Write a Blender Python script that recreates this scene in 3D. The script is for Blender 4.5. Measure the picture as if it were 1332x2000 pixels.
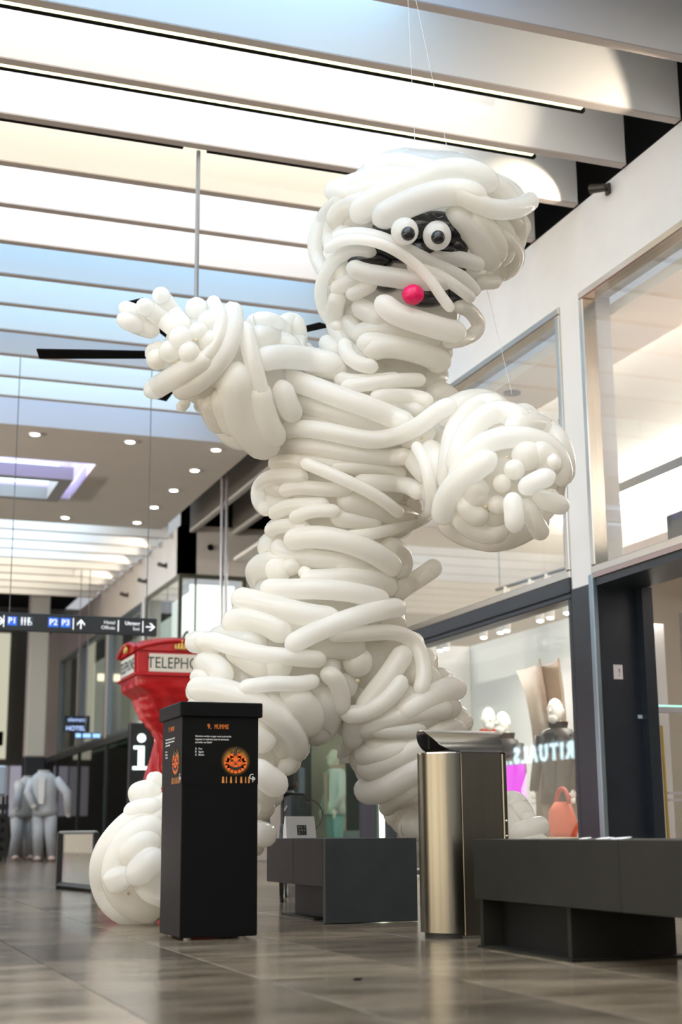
import bpy, bmesh, math, random
import numpy as np
from mathutils import Vector, Matrix
for o in list(bpy.data.objects): bpy.data.objects.remove(o)
SC = bpy.context.scene
COL = SC.collection
random.seed(7)
# ------------------------------------------------------------------ camera
YAW, PITCH, ROLL, CAMH, FPX = 20.06, 12.68, 0.48, 0.485, 2777.8
def _basis():
    y, p, r = (math.radians(a) for a in (YAW, PITCH, ROLL))
    f = np.array([math.sin(y)*math.cos(p), math.cos(y)*math.cos(p), math.sin(p)])
    ri = np.array([math.cos(y), -math.sin(y), 0.0]); up = np.cross(ri, f)
    return ri*math.cos(r)-up*math.sin(r), up*math.cos(r)+ri*math.sin(r), f
CR, CU, CF = _basis(); CP = np.array([0, 0, CAMH])
cam = bpy.data.cameras.new('camera'); camo = bpy.data.objects.new('camera', cam); COL.objects.link(camo)
cam.sensor_fit = 'VERTICAL'; cam.sensor_height = 36; cam.sensor_width = 24; cam.lens = 50
M = Matrix.Identity(4)
for i in range(3): M[i][0] = CR[i]; M[i][1] = CU[i]; M[i][2] = -CF[i]; M[i][3] = CP[i]
camo.matrix_world = M
cam.clip_start = 0.05; cam.clip_end = 200
cam.dof.use_dof = True; cam.dof.focus_distance = 7.9; cam.dof.aperture_fstop = 2.2
SC.camera = camo
# ------------------------------------------------------------------ world, exposure, large lights
w = bpy.data.worlds.new('world'); SC.world = w; w.use_nodes = True
w.node_tree.nodes['Background'].inputs[0].default_value = (0.92, 0.95, 1.0, 1)
w.node_tree.nodes['Background'].inputs[1].default_value = 0.30
SC.view_settings.view_transform = 'Standard'; SC.view_settings.look = 'None'
SC.view_settings.exposure = 0.82; SC.view_settings.gamma = 1.0; SC.view_settings.use_curve_mapping = False
SC.cycles.max_bounces = 16; SC.cycles.diffuse_bounces = 9; SC.cycles.transparent_max_bounces = 16
def area_light(name, loc, rot, sx, sy, power, color=(1, 1, 1)):
    l = bpy.data.lights.new(name, 'AREA'); l.shape = 'RECTANGLE'; l.size = sx; l.size_y = sy; l.energy = power; l.color = color
    o = bpy.data.objects.new(name, l); COL.objects.link(o); o.location = loc; o.rotation_euler = rot; return o
def spot_light(name, loc, target, power, angle, color=(1, .86, .66), blend=.35, rad=.03):
    l = bpy.data.lights.new(name, 'SPOT'); l.energy = power; l.spot_size = math.radians(angle); l.spot_blend = blend
    l.color = color; l.shadow_soft_size = rad
    o = bpy.data.objects.new(name, l); COL.objects.link(o); o.location = loc
    o.rotation_euler = (Vector(target)-Vector(loc)).to_track_quat('-Z', 'Y').to_euler(); return o
# lit shop interior (its ceiling fittings)
area_light('shop_ceiling_light', (9.2, 13.5, 4.8), (0, 0, 0), 2.5, 7, 90, (1, .96, .92))
area_light('shop_display_light', (7.0, 13.2, 2.42), (0, 0, 0), .5, 4.2, 60, (1, .95, .87))
area_light('shop_entrance_light', (8.4, 8.6, 2.9), (0, 0, 0), 2, 2.4, 26, (1, .90, .84))
# ------------------------------------------------------------------ materials
MAT = {}
def mat(name, col, rough=.5, metal=0.0, spec=.5, emis=None, estr=1.0, **kw):
    if name in MAT: return MAT[name]
    m = bpy.data.materials.new(name); m.use_nodes = True; b = m.node_tree.nodes['Principled BSDF']
    b.inputs['Base Color'].default_value = (*col, 1); b.inputs['Roughness'].default_value = rough
    b.inputs['Metallic'].default_value = metal; b.inputs['Specular IOR Level'].default_value = spec
    if emis: b.inputs['Emission Color'].default_value = (*emis, 1); b.inputs['Emission Strength'].default_value = estr
    for k, v in kw.items(): b.inputs[k.replace('_', ' ')].default_value = v
    MAT[name] = m; return m
def noise_col(m, c1, c2, scale=5, detail=6, stretch=(1, 1, 1), coord='Object', bump=0.0, rough=None, objrand=0.0):
    nt = m.node_tree; b = nt.nodes['Principled BSDF']
    tc = nt.nodes.new('ShaderNodeTexCoord'); mp = nt.nodes.new('ShaderNodeMapping'); mp.inputs['Scale'].default_value = stretch
    nt.links.new(tc.outputs[coord], mp.inputs[0])
    n = nt.nodes.new('ShaderNodeTexNoise'); n.inputs['Scale'].default_value = scale; n.inputs['Detail'].default_value = detail
    nt.links.new(mp.outputs[0], n.inputs['Vector'])
    r = nt.nodes.new('ShaderNodeValToRGB'); r.color_ramp.elements[0].position = .3; r.color_ramp.elements[1].position = .72
    r.color_ramp.elements[0].color = (*c1, 1); r.color_ramp.elements[1].color = (*c2, 1)
    nt.links.new(n.outputs['Fac'], r.inputs[0]); out = r.outputs[0]
    if objrand:
        oi = nt.nodes.new('ShaderNodeObjectInfo'); mr = nt.nodes.new('ShaderNodeMapRange')
        mr.inputs['To Min'].default_value = 1-objrand; mr.inputs['To Max'].default_value = 1+objrand
        nt.links.new(oi.outputs['Random'], mr.inputs['Value'])
        mx = nt.nodes.new('ShaderNodeVectorMath'); mx.operation = 'SCALE'
        nt.links.new(out, mx.inputs[0]); nt.links.new(mr.outputs[0], mx.inputs['Scale']); out = mx.outputs[0]
        ad = nt.nodes.new('ShaderNodeVectorMath'); ad.operation = 'ADD'   # shift the grain per tile
        cb = nt.nodes.new('ShaderNodeCombineXYZ'); ml = nt.nodes.new('ShaderNodeMath'); ml.operation = 'MULTIPLY'; ml.inputs[1].default_value = 40
        nt.links.new(oi.outputs['Random'], ml.inputs[0]); nt.links.new(ml.outputs[0], cb.inputs[0]); nt.links.new(ml.outputs[0], cb.inputs[1])
        nt.links.new(mp.outputs[0], ad.inputs[0]); nt.links.new(cb.outputs[0], ad.inputs[1]); nt.links.new(ad.outputs[0], n.inputs['Vector'])
    nt.links.new(out, b.inputs['Base Color'])
    if bump:
        bp = nt.nodes.new('ShaderNodeBump'); bp.inputs['Strength'].default_value = bump; bp.inputs['Distance'].default_value = .01
        nt.links.new(n.outputs['Fac'], bp.inputs['Height']); nt.links.new(bp.outputs[0], b.inputs['Normal'])
    if rough:
        mr = nt.nodes.new('ShaderNodeMapRange'); mr.inputs['To Min'].default_value = rough[0]; mr.inputs['To Max'].default_value = rough[1]
        nt.links.new(n.outputs['Fac'], mr.inputs['Value']); nt.links.new(mr.outputs[0], b.inputs['Roughness'])
    return m
def emit(name, col, s):
    if name in MAT: return MAT[name]
    m = bpy.data.materials.new(name); m.use_nodes = True; nt = m.node_tree; nt.nodes.clear()
    e = nt.nodes.new('ShaderNodeEmission'); e.inputs[0].default_value = (*col, 1); e.inputs[1].default_value = s
    o = nt.nodes.new('ShaderNodeOutputMaterial'); nt.links.new(e.outputs[0], o.inputs[0]); MAT[name] = m; return m
def glass(name, tint=(.975, .985, .98), ior=1.5, boost=1.0):
    if name in MAT: return MAT[name]
    m = bpy.data.materials.new(name); m.use_nodes = True; nt = m.node_tree; nt.nodes.clear()
    t = nt.nodes.new('ShaderNodeBsdfTransparent'); t.inputs[0].default_value = (*tint, 1)
    g = nt.nodes.new('ShaderNodeBsdfGlossy'); g.inputs['Roughness'].default_value = 0.0
    f = nt.nodes.new('ShaderNodeLayerWeight'); pw = nt.nodes.new('ShaderNodeMath'); pw.operation = 'POWER'; pw.inputs[1].default_value = 5
    nt.links.new(f.outputs['Facing'], pw.inputs[0]); f.inputs['Blend'].default_value = .5
    k = nt.nodes.new('ShaderNodeMath'); k.operation = 'MULTIPLY_ADD'; k.inputs[1].default_value = .95; k.inputs[2].default_value = .042*boost; k.use_clamp = True
    mx = nt.nodes.new('ShaderNodeMixShader'); o = nt.nodes.new('ShaderNodeOutputMaterial')
    nt.links.new(pw.outputs[0], k.inputs[0]); nt.links.new(k.outputs[0], mx.inputs[0])
    nt.links.new(t.outputs[0], mx.inputs[1]); nt.links.new(g.outputs[0], mx.inputs[2]); nt.links.new(mx.outputs[0], o.inputs[0])
    MAT[name] = m; return m
white_wall = noise_col(mat('wall_paint', (.8, .8, .8), .55), (.76, .765, .775), (.80, .80, .81), 3)
fin_m = mat('fin_white', (.86, .86, .86), .5)
fin_edge = mat('fin_edge_taupe', (.55, .49, .46), .5)
black_m = mat('void_black', (.008, .008, .009), .9, spec=.1)
navy = noise_col(mat('navy_cladding', (.017, .024, .034), .35), (.015, .021, .030), (.020, .028, .038), 4)
steel = mat('polished_trim', (.62, .58, .52), .22, 1.0)
greyframe = mat('grey_frame', (.20, .23, .27), .35, .6)
pane_m = glass('window_glass')
pane_g = glass('green_glass', (.80, .87, .80), 1.5, 1.0)
soffit_m = noise_col(mat('soffit_plaster', (.6, .56, .5), .7), (.62, .575, .52), (.65, .60, .545), 2)
cream = mat('shop_cream', (.86, .835, .79), .6)
# ------------------------------------------------------------------ mesh helpers
class MB:
    def __init__(s): s.v = []; s.f = []; s.mi = []
    def add(s, vs, fs, mi=0):
        n = len(s.v); s.v += [tuple(map(float, p)) for p in vs]; s.f += [tuple(i+n for i in f) for f in fs]; s.mi += [mi]*len(fs); return s
    def box(s, x0, x1, y0, y1, z0, z1, mi=0, bev=0):
        if bev:
            b = min(bev, abs(x1-x0)*.45, abs(y1-y0)*.45, abs(z1-z0)*.45)
            bm = bmesh.new(); bmesh.ops.create_cube(bm, size=1)
            for v in bm.verts: v.co = ((x0+x1)/2+v.co.x*(x1-x0), (y0+y1)/2+v.co.y*(y1-y0), (z0+z1)/2+v.co.z*(z1-z0))
            bmesh.ops.bevel(bm, geom=bm.edges[:], offset=b, segments=1, affect='EDGES', profile=.5)
            bm.verts.index_update(); vs = [v.co.copy() for v in bm.verts]; fs = [[v.index for v in f.verts] for f in bm.faces]; bm.free()
            return s.add(vs, fs, mi)
        vs = [(x, y, z) for z in (z0, z1) for y in (y0, y1) for x in (x0, x1)]
        return s.add(vs, [(0, 2, 3, 1), (4, 5, 7, 6), (0, 1, 5, 4), (2, 6, 7, 3), (0, 4, 6, 2), (1, 3, 7, 5)], mi)
    def tube(s, pts, r, n=10, mi=0, caps=True):
        P = [np.array(p, float) for p in pts]; rs = r if hasattr(r, '__len__') else [r]*len(P)
        vs, fs = tube_geo(P, rs, n, caps); return s.add(vs, fs, mi)
    def loft(s, rings, n=20, mi=0, caps=True, closed=True):
        """rings: (cx,cy,cz,rx,ry[,rot]) horizontal ellipses"""
        vs = []
        for R in rings:
            rot = R[5] if len(R) > 5 else 0
            for k in range(n):
                a = 2*math.pi*k/n; x = R[3]*math.cos(a); y = R[4]*math.sin(a)
                vs.append((R[0]+x*math.cos(rot)-y*math.sin(rot), R[1]+x*math.sin(rot)+y*math.cos(rot), R[2]))
        fs = []
        for i in range(len(rings)-1):
            for k in range(n): fs.append((i*n+k, i*n+(k+1) % n, (i+1)*n+(k+1) % n, (i+1)*n+k))
        if caps: fs.append(tuple(range(n-1, -1, -1))); fs.append(tuple((len(rings)-1)*n+k for k in range(n)))
        return s.add(vs, fs, mi)
    def ell(s, c, r, n=16, m=10, mi=0, axes=None):
        r = r if hasattr(r, '__len__') else (r, r, r); vs = []; fs = []
        A = axes or ((1, 0, 0), (0, 1, 0), (0, 0, 1)); A = np.array(A, float); c = np.array(c, float)
        vs.append(c+A[2]*r[2])
        for i in range(1, m):
            t = math.pi*i/m
            for k in range(n):
                a = 2*math.pi*k/n
                vs.append(c+A[0]*r[0]*math.sin(t)*math.cos(a)+A[1]*r[1]*math.sin(t)*math.sin(a)+A[2]*r[2]*math.cos(t))
        vs.append(c-A[2]*r[2]); L = len(vs)-1
        for k in range(n): fs.append((0, 1+k, 1+(k+1) % n)); fs.append((L, L-n+(k+1) % n, L-n+k))
        for i in range(m-2):
            for k in range(n): a = 1+i*n+k; b = 1+i*n+(k+1) % n; fs.append((a, a+n, b+n, b))
        return s.add(vs, fs, mi)
    def prism(s, poly, origin, U, V, N, thick, mi=0):
        O = np.array(origin, float); U, V, N = (np.array(a, float) for a in (U, V, N)); n = len(poly)
        vs = [O+U*p[0]+V*p[1] for p in poly]+[O+U*p[0]+V*p[1]+N*thick for p in poly]
        fs = [tuple(range(n-1, -1, -1)), tuple(range(n, 2*n))]+[(i, (i+1) % n, n+(i+1) % n, n+i) for i in range(n)]
        return s.add(vs, fs, mi)
    def build(s, name, mats, parent=None, smooth=False, kind=None):
        me = bpy.data.meshes.new(name); me.from_pydata(s.v, [], s.f); me.validate(); 
        for m in (mats if isinstance(mats, (list, tuple)) else [mats]): me.materials.append(m)
        if len(s.mi) == len(me.polygons): me.polygons.foreach_set('material_index', s.mi)
        bm = bmesh.new(); bm.from_mesh(me); bmesh.ops.recalc_face_normals(bm, faces=bm.faces); bm.to_mesh(me); bm.free()
        if smooth:
            me.polygons.foreach_set('use_smooth', [True]*len(me.polygons))
            if smooth == 'auto': me.set_sharp_from_angle(angle=math.radians(40))
        o = bpy.data.objects.new(name, me); COL.objects.link(o)
        if parent: put(o, parent)
        if kind: o['kind'] = kind
        return o
def put(o, parent):
    o.parent = parent; bpy.context.view_layer
    o.matrix_parent_inverse = world_of(parent).inverted()
def world_of(o):
    m = o.matrix_basis.copy()
    if o.parent: m = world_of(o.parent) @ o.matrix_parent_inverse @ m
    return m
def tube_geo(P, rs, n=10, caps=True):
    N = len(P); T = []
    for i in range(N):
        t = P[min(i+1, N-1)]-P[max(i-1, 0)]; T.append(t/(np.linalg.norm(t)+1e-9))
    up = np.array([0, 0, 1.0]) if abs(T[0][2]) < .9 else np.array([1.0, 0, 0])
    u = np.cross(T[0], up); u /= np.linalg.norm(u); vs = []; fs = []
    for i in range(N):
        u = u-T[i]*(u@T[i]); u /= np.linalg.norm(u)+1e-9; v = np.cross(T[i], u)
        for k in range(n):
            a = 2*math.pi*k/n; vs.append(P[i]+rs[i]*(math.cos(a)*u+math.sin(a)*v))
    for i in range(N-1):
        for k in range(n): fs.append((i*n+k, i*n+(k+1) % n, (i+1)*n+(k+1) % n, (i+1)*n+k))
    if caps: fs.append(tuple(range(n-1, -1, -1))); fs.append(tuple((N-1)*n+k for k in range(n)))
    return vs, fs
def tag(o, label, cat=None, group=None, kind=None):
    o['label'] = label
    if cat: o['category'] = cat
    if group: o['group'] = group
    if kind: o['kind'] = kind
    return o
def thing(name, loc, label, cat, group=None):
    o = bpy.data.objects.new(name, None); COL.objects.link(o); o.location = loc; o.empty_display_size = .2
    return tag(o, label, cat, group)
def struct(name, mb, m, label, cat, smooth=False):
    return tag(mb.build(name, m, smooth=smooth), label, cat, None, 'structure')
def text(name, body, origin, U, V, height, m, parent, align='LEFT', depth=.002, sx=1.0, bold=0.0, spacing=1.0):
    """flat lettering: origin = baseline point, U = reading direction, V = up"""
    cu = bpy.data.curves.new(name, 'FONT'); cu.body = body; cu.size = height/0.7; cu.align_x = align; cu.extrude = depth/2; cu.offset = bold*height
    cu.space_character = spacing; cu.resolution_u = 3
    t = bpy.data.objects.new(name, cu); COL.objects.link(t)
    bpy.context.view_layer.update()
    me = bpy.data.meshes.new_from_object(t.evaluated_get(bpy.context.evaluated_depsgraph_get())); bpy.data.objects.remove(t)
    U = Vector(U).normalized(); V = Vector(V).normalized(); Nn = U.cross(V)
    for v in me.vertices:
        c = v.co; v.co = Vector(origin)+U*c.x*sx+V*c.y+Nn*(c.z+depth/2)
    me.materials.clear(); me.materials.append(m)
    o = bpy.data.objects.new(name, me); COL.objects.link(o)
    if parent: put(o, parent)
    return o
def at(px, py, D):
    """photo pixel at camera depth D -> world (for measuring)"""
    return CP+D*(CF+CR*(px-666)/FPX+CU*(1000-py)/FPX)
def onx(px, py, X): v = CF+CR*(px-666)/FPX+CU*(1000-py)/FPX; return CP+v*(X/v[0])
def ony(px, py, Y): v = CF+CR*(px-666)/FPX+CU*(1000-py)/FPX; return CP+v*(Y/v[1])
def onz(px, py, Z): v = CF+CR*(px-666)/FPX+CU*(1000-py)/FPX; return CP+v*((Z-CAMH)/v[2])
W, ZC = 6.0, 5.87
# ================================================================== STRUCTURE
# ---- floor
def stone(name, rand):
    m = mat(name, (.2, .18, .15), .22, spec=.45)
    noise_col(m, (.085, .064, .042), (.215, .170, .120), 1.6, 9, (1.3, 3.2, 1), 'Object', 0.04, (.13, .27), rand)
    return m
tile_m = stone('stone_tile', .5); grout_m = stone('stone_floor_far', 0.0)
fl = struct('floor', MB().box(-9, 14, -9, 46, -.3, -.006), grout_m, 'polished brown-grey stone floor of the mall', 'floor')
tile_meshes = {}
def tile_mesh(l):
    key = round(l, 2)
    if key not in tile_meshes:
        o = MB().box(0, .597, 0, key-.003, -.03, 0.0, bev=.0012).build('tile', tile_m); tile_meshes[key] = o.data; bpy.data.objects.remove(o)
    return tile_meshes[key]
rt = random.Random(3)
for ci in range(-1, 11):
    y = 2.6+rt.uniform(-.5, 0)
    while y < 15.5:
        l = rt.choice((.6, .9, .9, 1.2)); x = .3+.6*ci-.03
        vis = math.degrees(math.atan2(x+.3, y+l/2))
        if 2 < vis < 40:
            o = bpy.data.objects.new('tile', tile_mesh(l)); COL.objects.link(o); o.location = (x+.0015, y, 0); o.parent = fl
        y += l
# ---- ceiling: fins across the hall with coloured light panels between them
ceil = struct('ceiling', MB().box(-6.5, 6.6, -9, 18.8, 6.98, 7.05), black_m, 'black upper ceiling behind the white light fins', 'ceiling')
S_W, S_C, S_B, S_D = ((1, .975, .94), 2.1), ((.93, .97, 1.0), 2.3), ((.42, .68, 1.0), 2.0), ((.46, .68, .95), 1.15)
fin_mesh = None
def fin(y, x0=-6, x1=5.98, z0=ZC, z1=6.62):
    o = MB().box(x0, x1, y, y+.075, z0+.012, z1).build('ceiling_fin', fin_m, ceil)
    MB().box(x0, x1, y-.004, y+.079, z0, z0+.012).build('fin_edge', fin_edge, o)
    return o
ys = [8.60+.809*k for k in range(-20, 12)]
tone = {-3: S_B, -2: S_B, -1: ((.28, .58, 1.0), 1.9), 0: ((.42, .72, 1.0), 2.1), 1: S_W, 2: ((.96, .98, 1), 2.15), 3: ((1, .91, .72), 2.0), 4: S_C, 5: ((.98, .98, 1), 2.15), 6: ((.38, .69, 1), 1.9),
        7: ((.44, .74, 1), 2.1), 8: ((.44, .74, 1), 2.0), 9: ((.32, .56, .85), 1.3), 10: ((.50, .78, 1), 2.2), 11: ((.50, .78, 1), 2.3)}
for k, y in zip(range(-20, 12), ys):
    f = fin(y)
    c, s = tone.get(k, (S_C, ((.80, .90, 1), 2.1), S_W)[k % 3])
    x1 = 4.9 if k > 0 else 3.7
    MB().box(-6, x1, y-.72, y-.012, 6.56, 6.60).build('light_panel', emit('panel_%02d' % (k+20), c, s*(.74 if k > -3 else 1.6)), ceil)  # panels out of view are boosted as fill for the mummy
    if k in (0, 1):   # lit strip in a black track on the rear lower edge
        MB().box(-6, 5.17, y+.08, y+.125, ZC+.004, ZC+.04).build('led_strip', emit('strip_light', (1, .98, .48), 2.0), f)
        MB().box(-6, 5.21, y+.125, y+.165, ZC-.002, ZC+.05).build('track', black_m, f)
    elif k in (-3, -4, -7, -8, -11, -12):  # unseen strips added above and behind the view as extra fill
        MB().box(-6, 5.17, y+.08, y+.125, ZC+.004, ZC+.04).build('led_strip', emit('strip_fill_unseen', (1, .95, .82), 5.5), f)
    elif k == 2:
        for a, b in ((-6, 2.44), (2.64, 4.2)):
            MB().box(a, b, y+.08, y+.12, ZC-.002, ZC+.05).build('track', black_m, f)
MB().box(-6, 4.9, 17.62, 18.72, 6.56, 6.60).build('light_panel', emit('panel_last', (.50, .70, 1), 1.1), ceil)
# black void above the wall head
MB().box(6.35, 6.4, -9, 18.2, ZC-.3, 7.0).build('void_panel', black_m, ceil)
# ---- flat soffit bay with a lit coffer
sof = MB()
sof.box(-6, 5.6, 18.8, 20.55, ZC, 6.7); sof.box(-6, 5.6, 22.95, 24.85, ZC, 6.7); sof.box(3.62, 5.6, 20.55, 22.95, ZC, 6.7); sof.box(-6, -2, 20.55, 22.95, ZC, 6.7)
so = struct('ceiling_soffit', sof, soffit_m, 'flat beige ceiling bay with downlights beyond the fins', 'ceiling')
MB().box(-6, 5.6, 18.78, 18.8, ZC, 6.7).build('fascia', mat('fascia_paint', (.72, .74, .77), .5), so)
MB().box(-2, 3.62, 20.55, 22.95, 6.55, 6.6).build('coffer_light', emit('coffer_lavender', (.46, .46, 1.0), 3.0), so)
rg = MB(); rg.box(-2, 3.42, 21.35, 21.53, 5.80, 6.0); rg.box(-2, 3.42, 22.75, 22.93, 5.80, 6.0); rg.box(3.22, 3.42, 21.53, 22.75, 5.80, 6.0)
lr = rg.build('light_frame', mat('frame_grey', (.33, .33, .34), .5), so)
MB().box(-2, 3.22, 21.53, 22.75, 6.05, 6.08).build('light_panel', emit('coffer_blue', (.62, .84, 1.0), 1.6), lr)
dl_e = emit('downlight_glow', (1, .95, .82), 9)
for (x, y) in [(2.52, 19.16), (3.84, 19.14), (5.1, 19.18), (5.1, 20.43), (5.1, 21.79), (5.07, 23.08), (3.78, 24.34), (5.05, 24.37), (2.5, 24.34)]:
    spot_light('downlight_beam', (x, y, ZC-.03), (x, y, 0), 45, 80, (1, .92, .78), .6)
    d = MB().loft([(x, y, ZC-.012, .085, .085), (x, y, ZC+.01, .085, .085)], 16).build('downlight', mat('downlight_ring', (.8, .8, .78), .4), so)
    MB().loft([(x, y, ZC-.016, .062, .062), (x, y, ZC-.010, .062, .062)], 16).build('lamp', dl_e, d)
# far fins beyond the soffit
for k in range(9):
    y = 25.6+.9*k
    f = fin(y, -6, 5.9)
    MB().box(-6, 4.6, y-.72, y-.02, 6.56, 6.60).build('light_panel', emit('panel_far', (.62, .82, 1), 2.6) if k < 4 else emit('panel_far_warm', (1, .9, .7), 1.6), ceil)
MB().box(-6.5, 6.6, 24.9, 46, 6.98, 7.05).build('upper_ceiling', black_m, ceil)
# ---- right wall: near shop front (X = 6), Y -9 .. 18
wr = MB()
wr.box(W, W+.3, -9, 18.8, 5.07, ZC)
for a, b in ((10.30, 10.66), (15.45, 15.8), (18.5, 18.8)): wr.box(W, W+.3, a, b, 2.5, 5.07)
wr.box(W, W+.3, -9, 2.5, 2.5, 5.07)
wall_r = struct('wall_right', wr, white_wall, 'white upper wall above the shop windows on the right', 'wall')
cl = MB()
for a, b in ((10.34, 10.66), (15.45, 15.8), (18.5, 18.8)): cl.box(W-.015, W+.3, a, b, 0, 2.5, bev=.01)
cl.box(W-.01, W+.3, -9, 4.2, 0, 2.5)
cl.build('dark_cladding', navy, wall_r)
MB().box(W-.03, W+.02, 10.265, 10.335, 0, 2.57, bev=.008).build('metal_edge', mat('blue_grey_metal', (.30, .38, .45), .3, .7), wall_r)
# windows with frames and panes
def window(n, y0, y1, z0, z1, label, frame_m, fw=.07, x=W, gl=pane_m):
    f = MB()
    f.box(x-.02, x+.12, y0, y1, z1-fw, z1, bev=.008); f.box(x-.02, x+.12, y0, y1, z0, z0+fw, bev=.008)
    f.box(x-.02, x+.12, y0, y0+fw, z0+fw, z1-fw, bev=.008); f.box(x-.02, x+.12, y1-fw, y1, z0+fw, z1-fw, bev=.008)
    o = tag(f.build('window_%d' % n, frame_m), label, 'window', None, 'structure')
    MB().box(x+.04, x+.05, y0+fw*.8, y1-fw*.8, z0+fw*.8, z1-fw*.8).build('window_pane', gl, o)
    return o
w1 = window(1, 2.5, 10.30, 2.57, 5.07, 'tall upper shop window above the doorway at right edge', steel)
w2 = window(2, 10.66, 15.45, 2.60, 5.07, 'tall upper shop window behind the raised balloon fist', steel)
w3 = window(3, 10.66, 15.45, 0.04, 2.47, 'shop display window with mannequins behind the litter bin', navy, .05)
w4 = window(4, 15.8, 18.5, .04, 2.47, 'green tinted shop window seen between the mummy legs', navy, .05, gl=pane_g)
w5 = window(5, 15.8, 18.5, 2.6, 5.07, 'upper shop window hidden mostly behind the mummy torso', steel)
hd = MB(); hd.box(W-.03, W+.32, 10.66, 18.5, 2.47, 2.60, bev=.01)
tr1 = struct('trim_1', hd, navy, 'dark transom bar between upper and lower shop windows', 'trim')
MB().box(W+.10, W+.14, 10.7, 15.4, 2.43, 2.47).build('led_strip', emit('display_strip', (.93, 1, .62), 5), tr1)
MB().box(W+.06, W+.10, 15.36, 15.40, .06, 1.3).build('led_strip', emit('display_strip_v', (.95, 1, .72), 4), tr1)
MB().box(W+.10, W+.16, 15.86, 16.62, .3, 2.4, bev=.004).build('dark_backing', mat('dark_backing', (.02, .022, .026), .5), tr1)
MB().box(W+.055, W+.098, 15.87, 16.6, .36, .50).build('bottom_rail', mat('pale_rail', (.55, .62, .66), .3, .8), tr1)
# doorway lining (recessed), header and door housing
dr = MB()
dr.box(W+.01, 6.46, 10.30, 10.36, 0, 2.50)         # far jamb, faces the camera
dr.box(W, 6.46, 4.2, 10.30, 2.47, 2.57)            # head
dr.box(W+.3, 6.95, 4.2, 9.62, 2.58, 2.95, bev=.01)  # door housing box
dr.box(6.40, 6.50, 10.20, 10.32, 0, 2.47)
d1 = struct('door_1', dr, navy, 'dark open shop doorway at the right edge', 'door')
MB().box(W-.02, W+.02, 4.2, 10.27, 2.535, 2.575).build('metal_edge', mat('rose_metal', (.42, .33, .31), .3, .8), d1)
stk = MB().box(6.15, 6.235, 10.293, 10.299, 1.70, 1.82).build('sticker', mat('sticker_white', (.75, .72, .72), .5), d1)
text('sticker_mark', '!', (6.19, 10.292, 1.73), (1, 0, 0), (0, 0, 1), .06, mat('sticker_ink', (.3, .12, .12), .5), stk)
MB().box(6.36, 6.41, 10.292, 10.299, 1.38, 1.41).build('sensor', mat('sensor_pale', (.55, .65, .72), .4), d1)
# shop interior
si = MB()
si.box(6.3, 14.0, 4.0, 10.3, -.3, 0.005); si.box(6.3, 14, 10.3, 18.7, -.3, 0.005)
sh = struct('floor_shop', si, mat('shop_floor', (.42, .38, .33), .35), 'pale shop floor behind the windows', 'floor')
sc = MB()
sc.box(6.3, 7.03, 2.5, 18.7, 4.9, 5.0); sc.box(10.54, 14, 2.5, 24.8, 4.9, 5.0); sc.box(6.95, 10.6, 2.5, 24.8, 5.36, 5.42)
sc.box(7.03, 7.08, 2.5, 18, 5.0, 5.4); sc.box(10.5, 10.55, 2.5, 24.8, 4.35, 5.06)
cs = struct('ceiling_shop', sc, cream, 'cream shop ceiling with lit cove seen through upper windows', 'ceiling')
MB().box(7.09, 7.13, 2.6, 17.9, 5.10, 5.16).build('cove_light', emit('cove_warm', (1, .95, .87), 16), cs)
MB().box(10.44, 10.48, 2.6, 24.6, 5.08, 5.14).build('cove_light', emit('cove_warm', (1, .95, .87), 16), cs)
for (px, py, z) in ((1000, 766, 4.9), (1250, 957, 5.36), (905, 1060, 5.36), (1095, 1018, 5.36)):
    p = onz(px, py, z)
    MB().loft([(p[0], p[1], z-.02, .09, .09), (p[0], p[1], z+.01, .09, .09)], 14).build('downlight', dl_e if z > 5 else mat('speaker_grey', (.4, .4, .4), .5), cs)
wb = MB(); wb.box(13.9, 14, 2.5, 24.8, 0, 5); wb.box(6.3, 13.9, 17.9, 18.0, 0, 4.9) if False else None
wb.box(6.3, 14, 2.4, 2.5, 0, 5.4)
ws = struct('wall_shop', wb, mat('shop_back_wall', (.56, .50, .44), .7), 'taupe back wall inside the shop', 'wall')
MB().box(9.3, 9.7, 16.1, 16.5, 0, 4.9).build('pillar', cream, ws)
MB().box(6.95, 14, 4.2, 11.8, 2.98, 3.06).build('entrance_ceiling', mat('pinkish_ceiling', (.72, .60, .55), .6), ws)
MB().box(10.8, 10.9, 20.5, 24.8, 2.9, 4.35).build('green_wall', mat('sage_wall', (.30, .33, .22), .6), ws)
dp = MB(); dp.box(8.0, 8.06, 13.2, 17.06, 0, 2.86); dp.box(7.15, 8.0, 17.0, 17.06, 0, 2.86)
dpo = tag(dp.build('display_partition', mat('partition_white', (.80, .80, .78), .6)), 'white partition standing behind the display window mannequins', 'partition')
# entrance clutter: white panel, shelf wall with lit strip
ep = MB(); ep.box(6.98, 7.24, 11.2, 11.26, 0.006, 2.33)
tag(ep.build('entrance_panel', mat('entrance_white', (.74, .72, .72), .5)), 'tall white panel standing just inside the shop doorway', 'panel')
sw = thing('shop_shelving', (9.6, 12.6, 0), 'dark shelving unit with lit strip inside the shop doorway', 'shelf')
MB().box(8.6, 11, 12.9, 13.0, 0, 2.75).build('back_panel', mat('shelf_brown', (.10, .085, .075), .6), sw)
for z in (.5, 1.1, 1.65): MB().box(8.6, 11, 12.5, 12.9, z, z+.04, bev=.005).build('shelf_board', mat('shelf_pale', (.6, .58, .55), .4), sw)
MB().box(8.6, 11, 12.45, 12.5, 2.2, 2.25).build('led_strip', emit('shelf_strip', (1, .97, .75), 6), sw)
for i in range(5):
    x = 8.8+i*.2
    MB().ell((x, 12.5, 2.42), .04).build('spot_lamp', emit('shelf_spot', (1, 1, .95), 5), sw)
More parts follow.
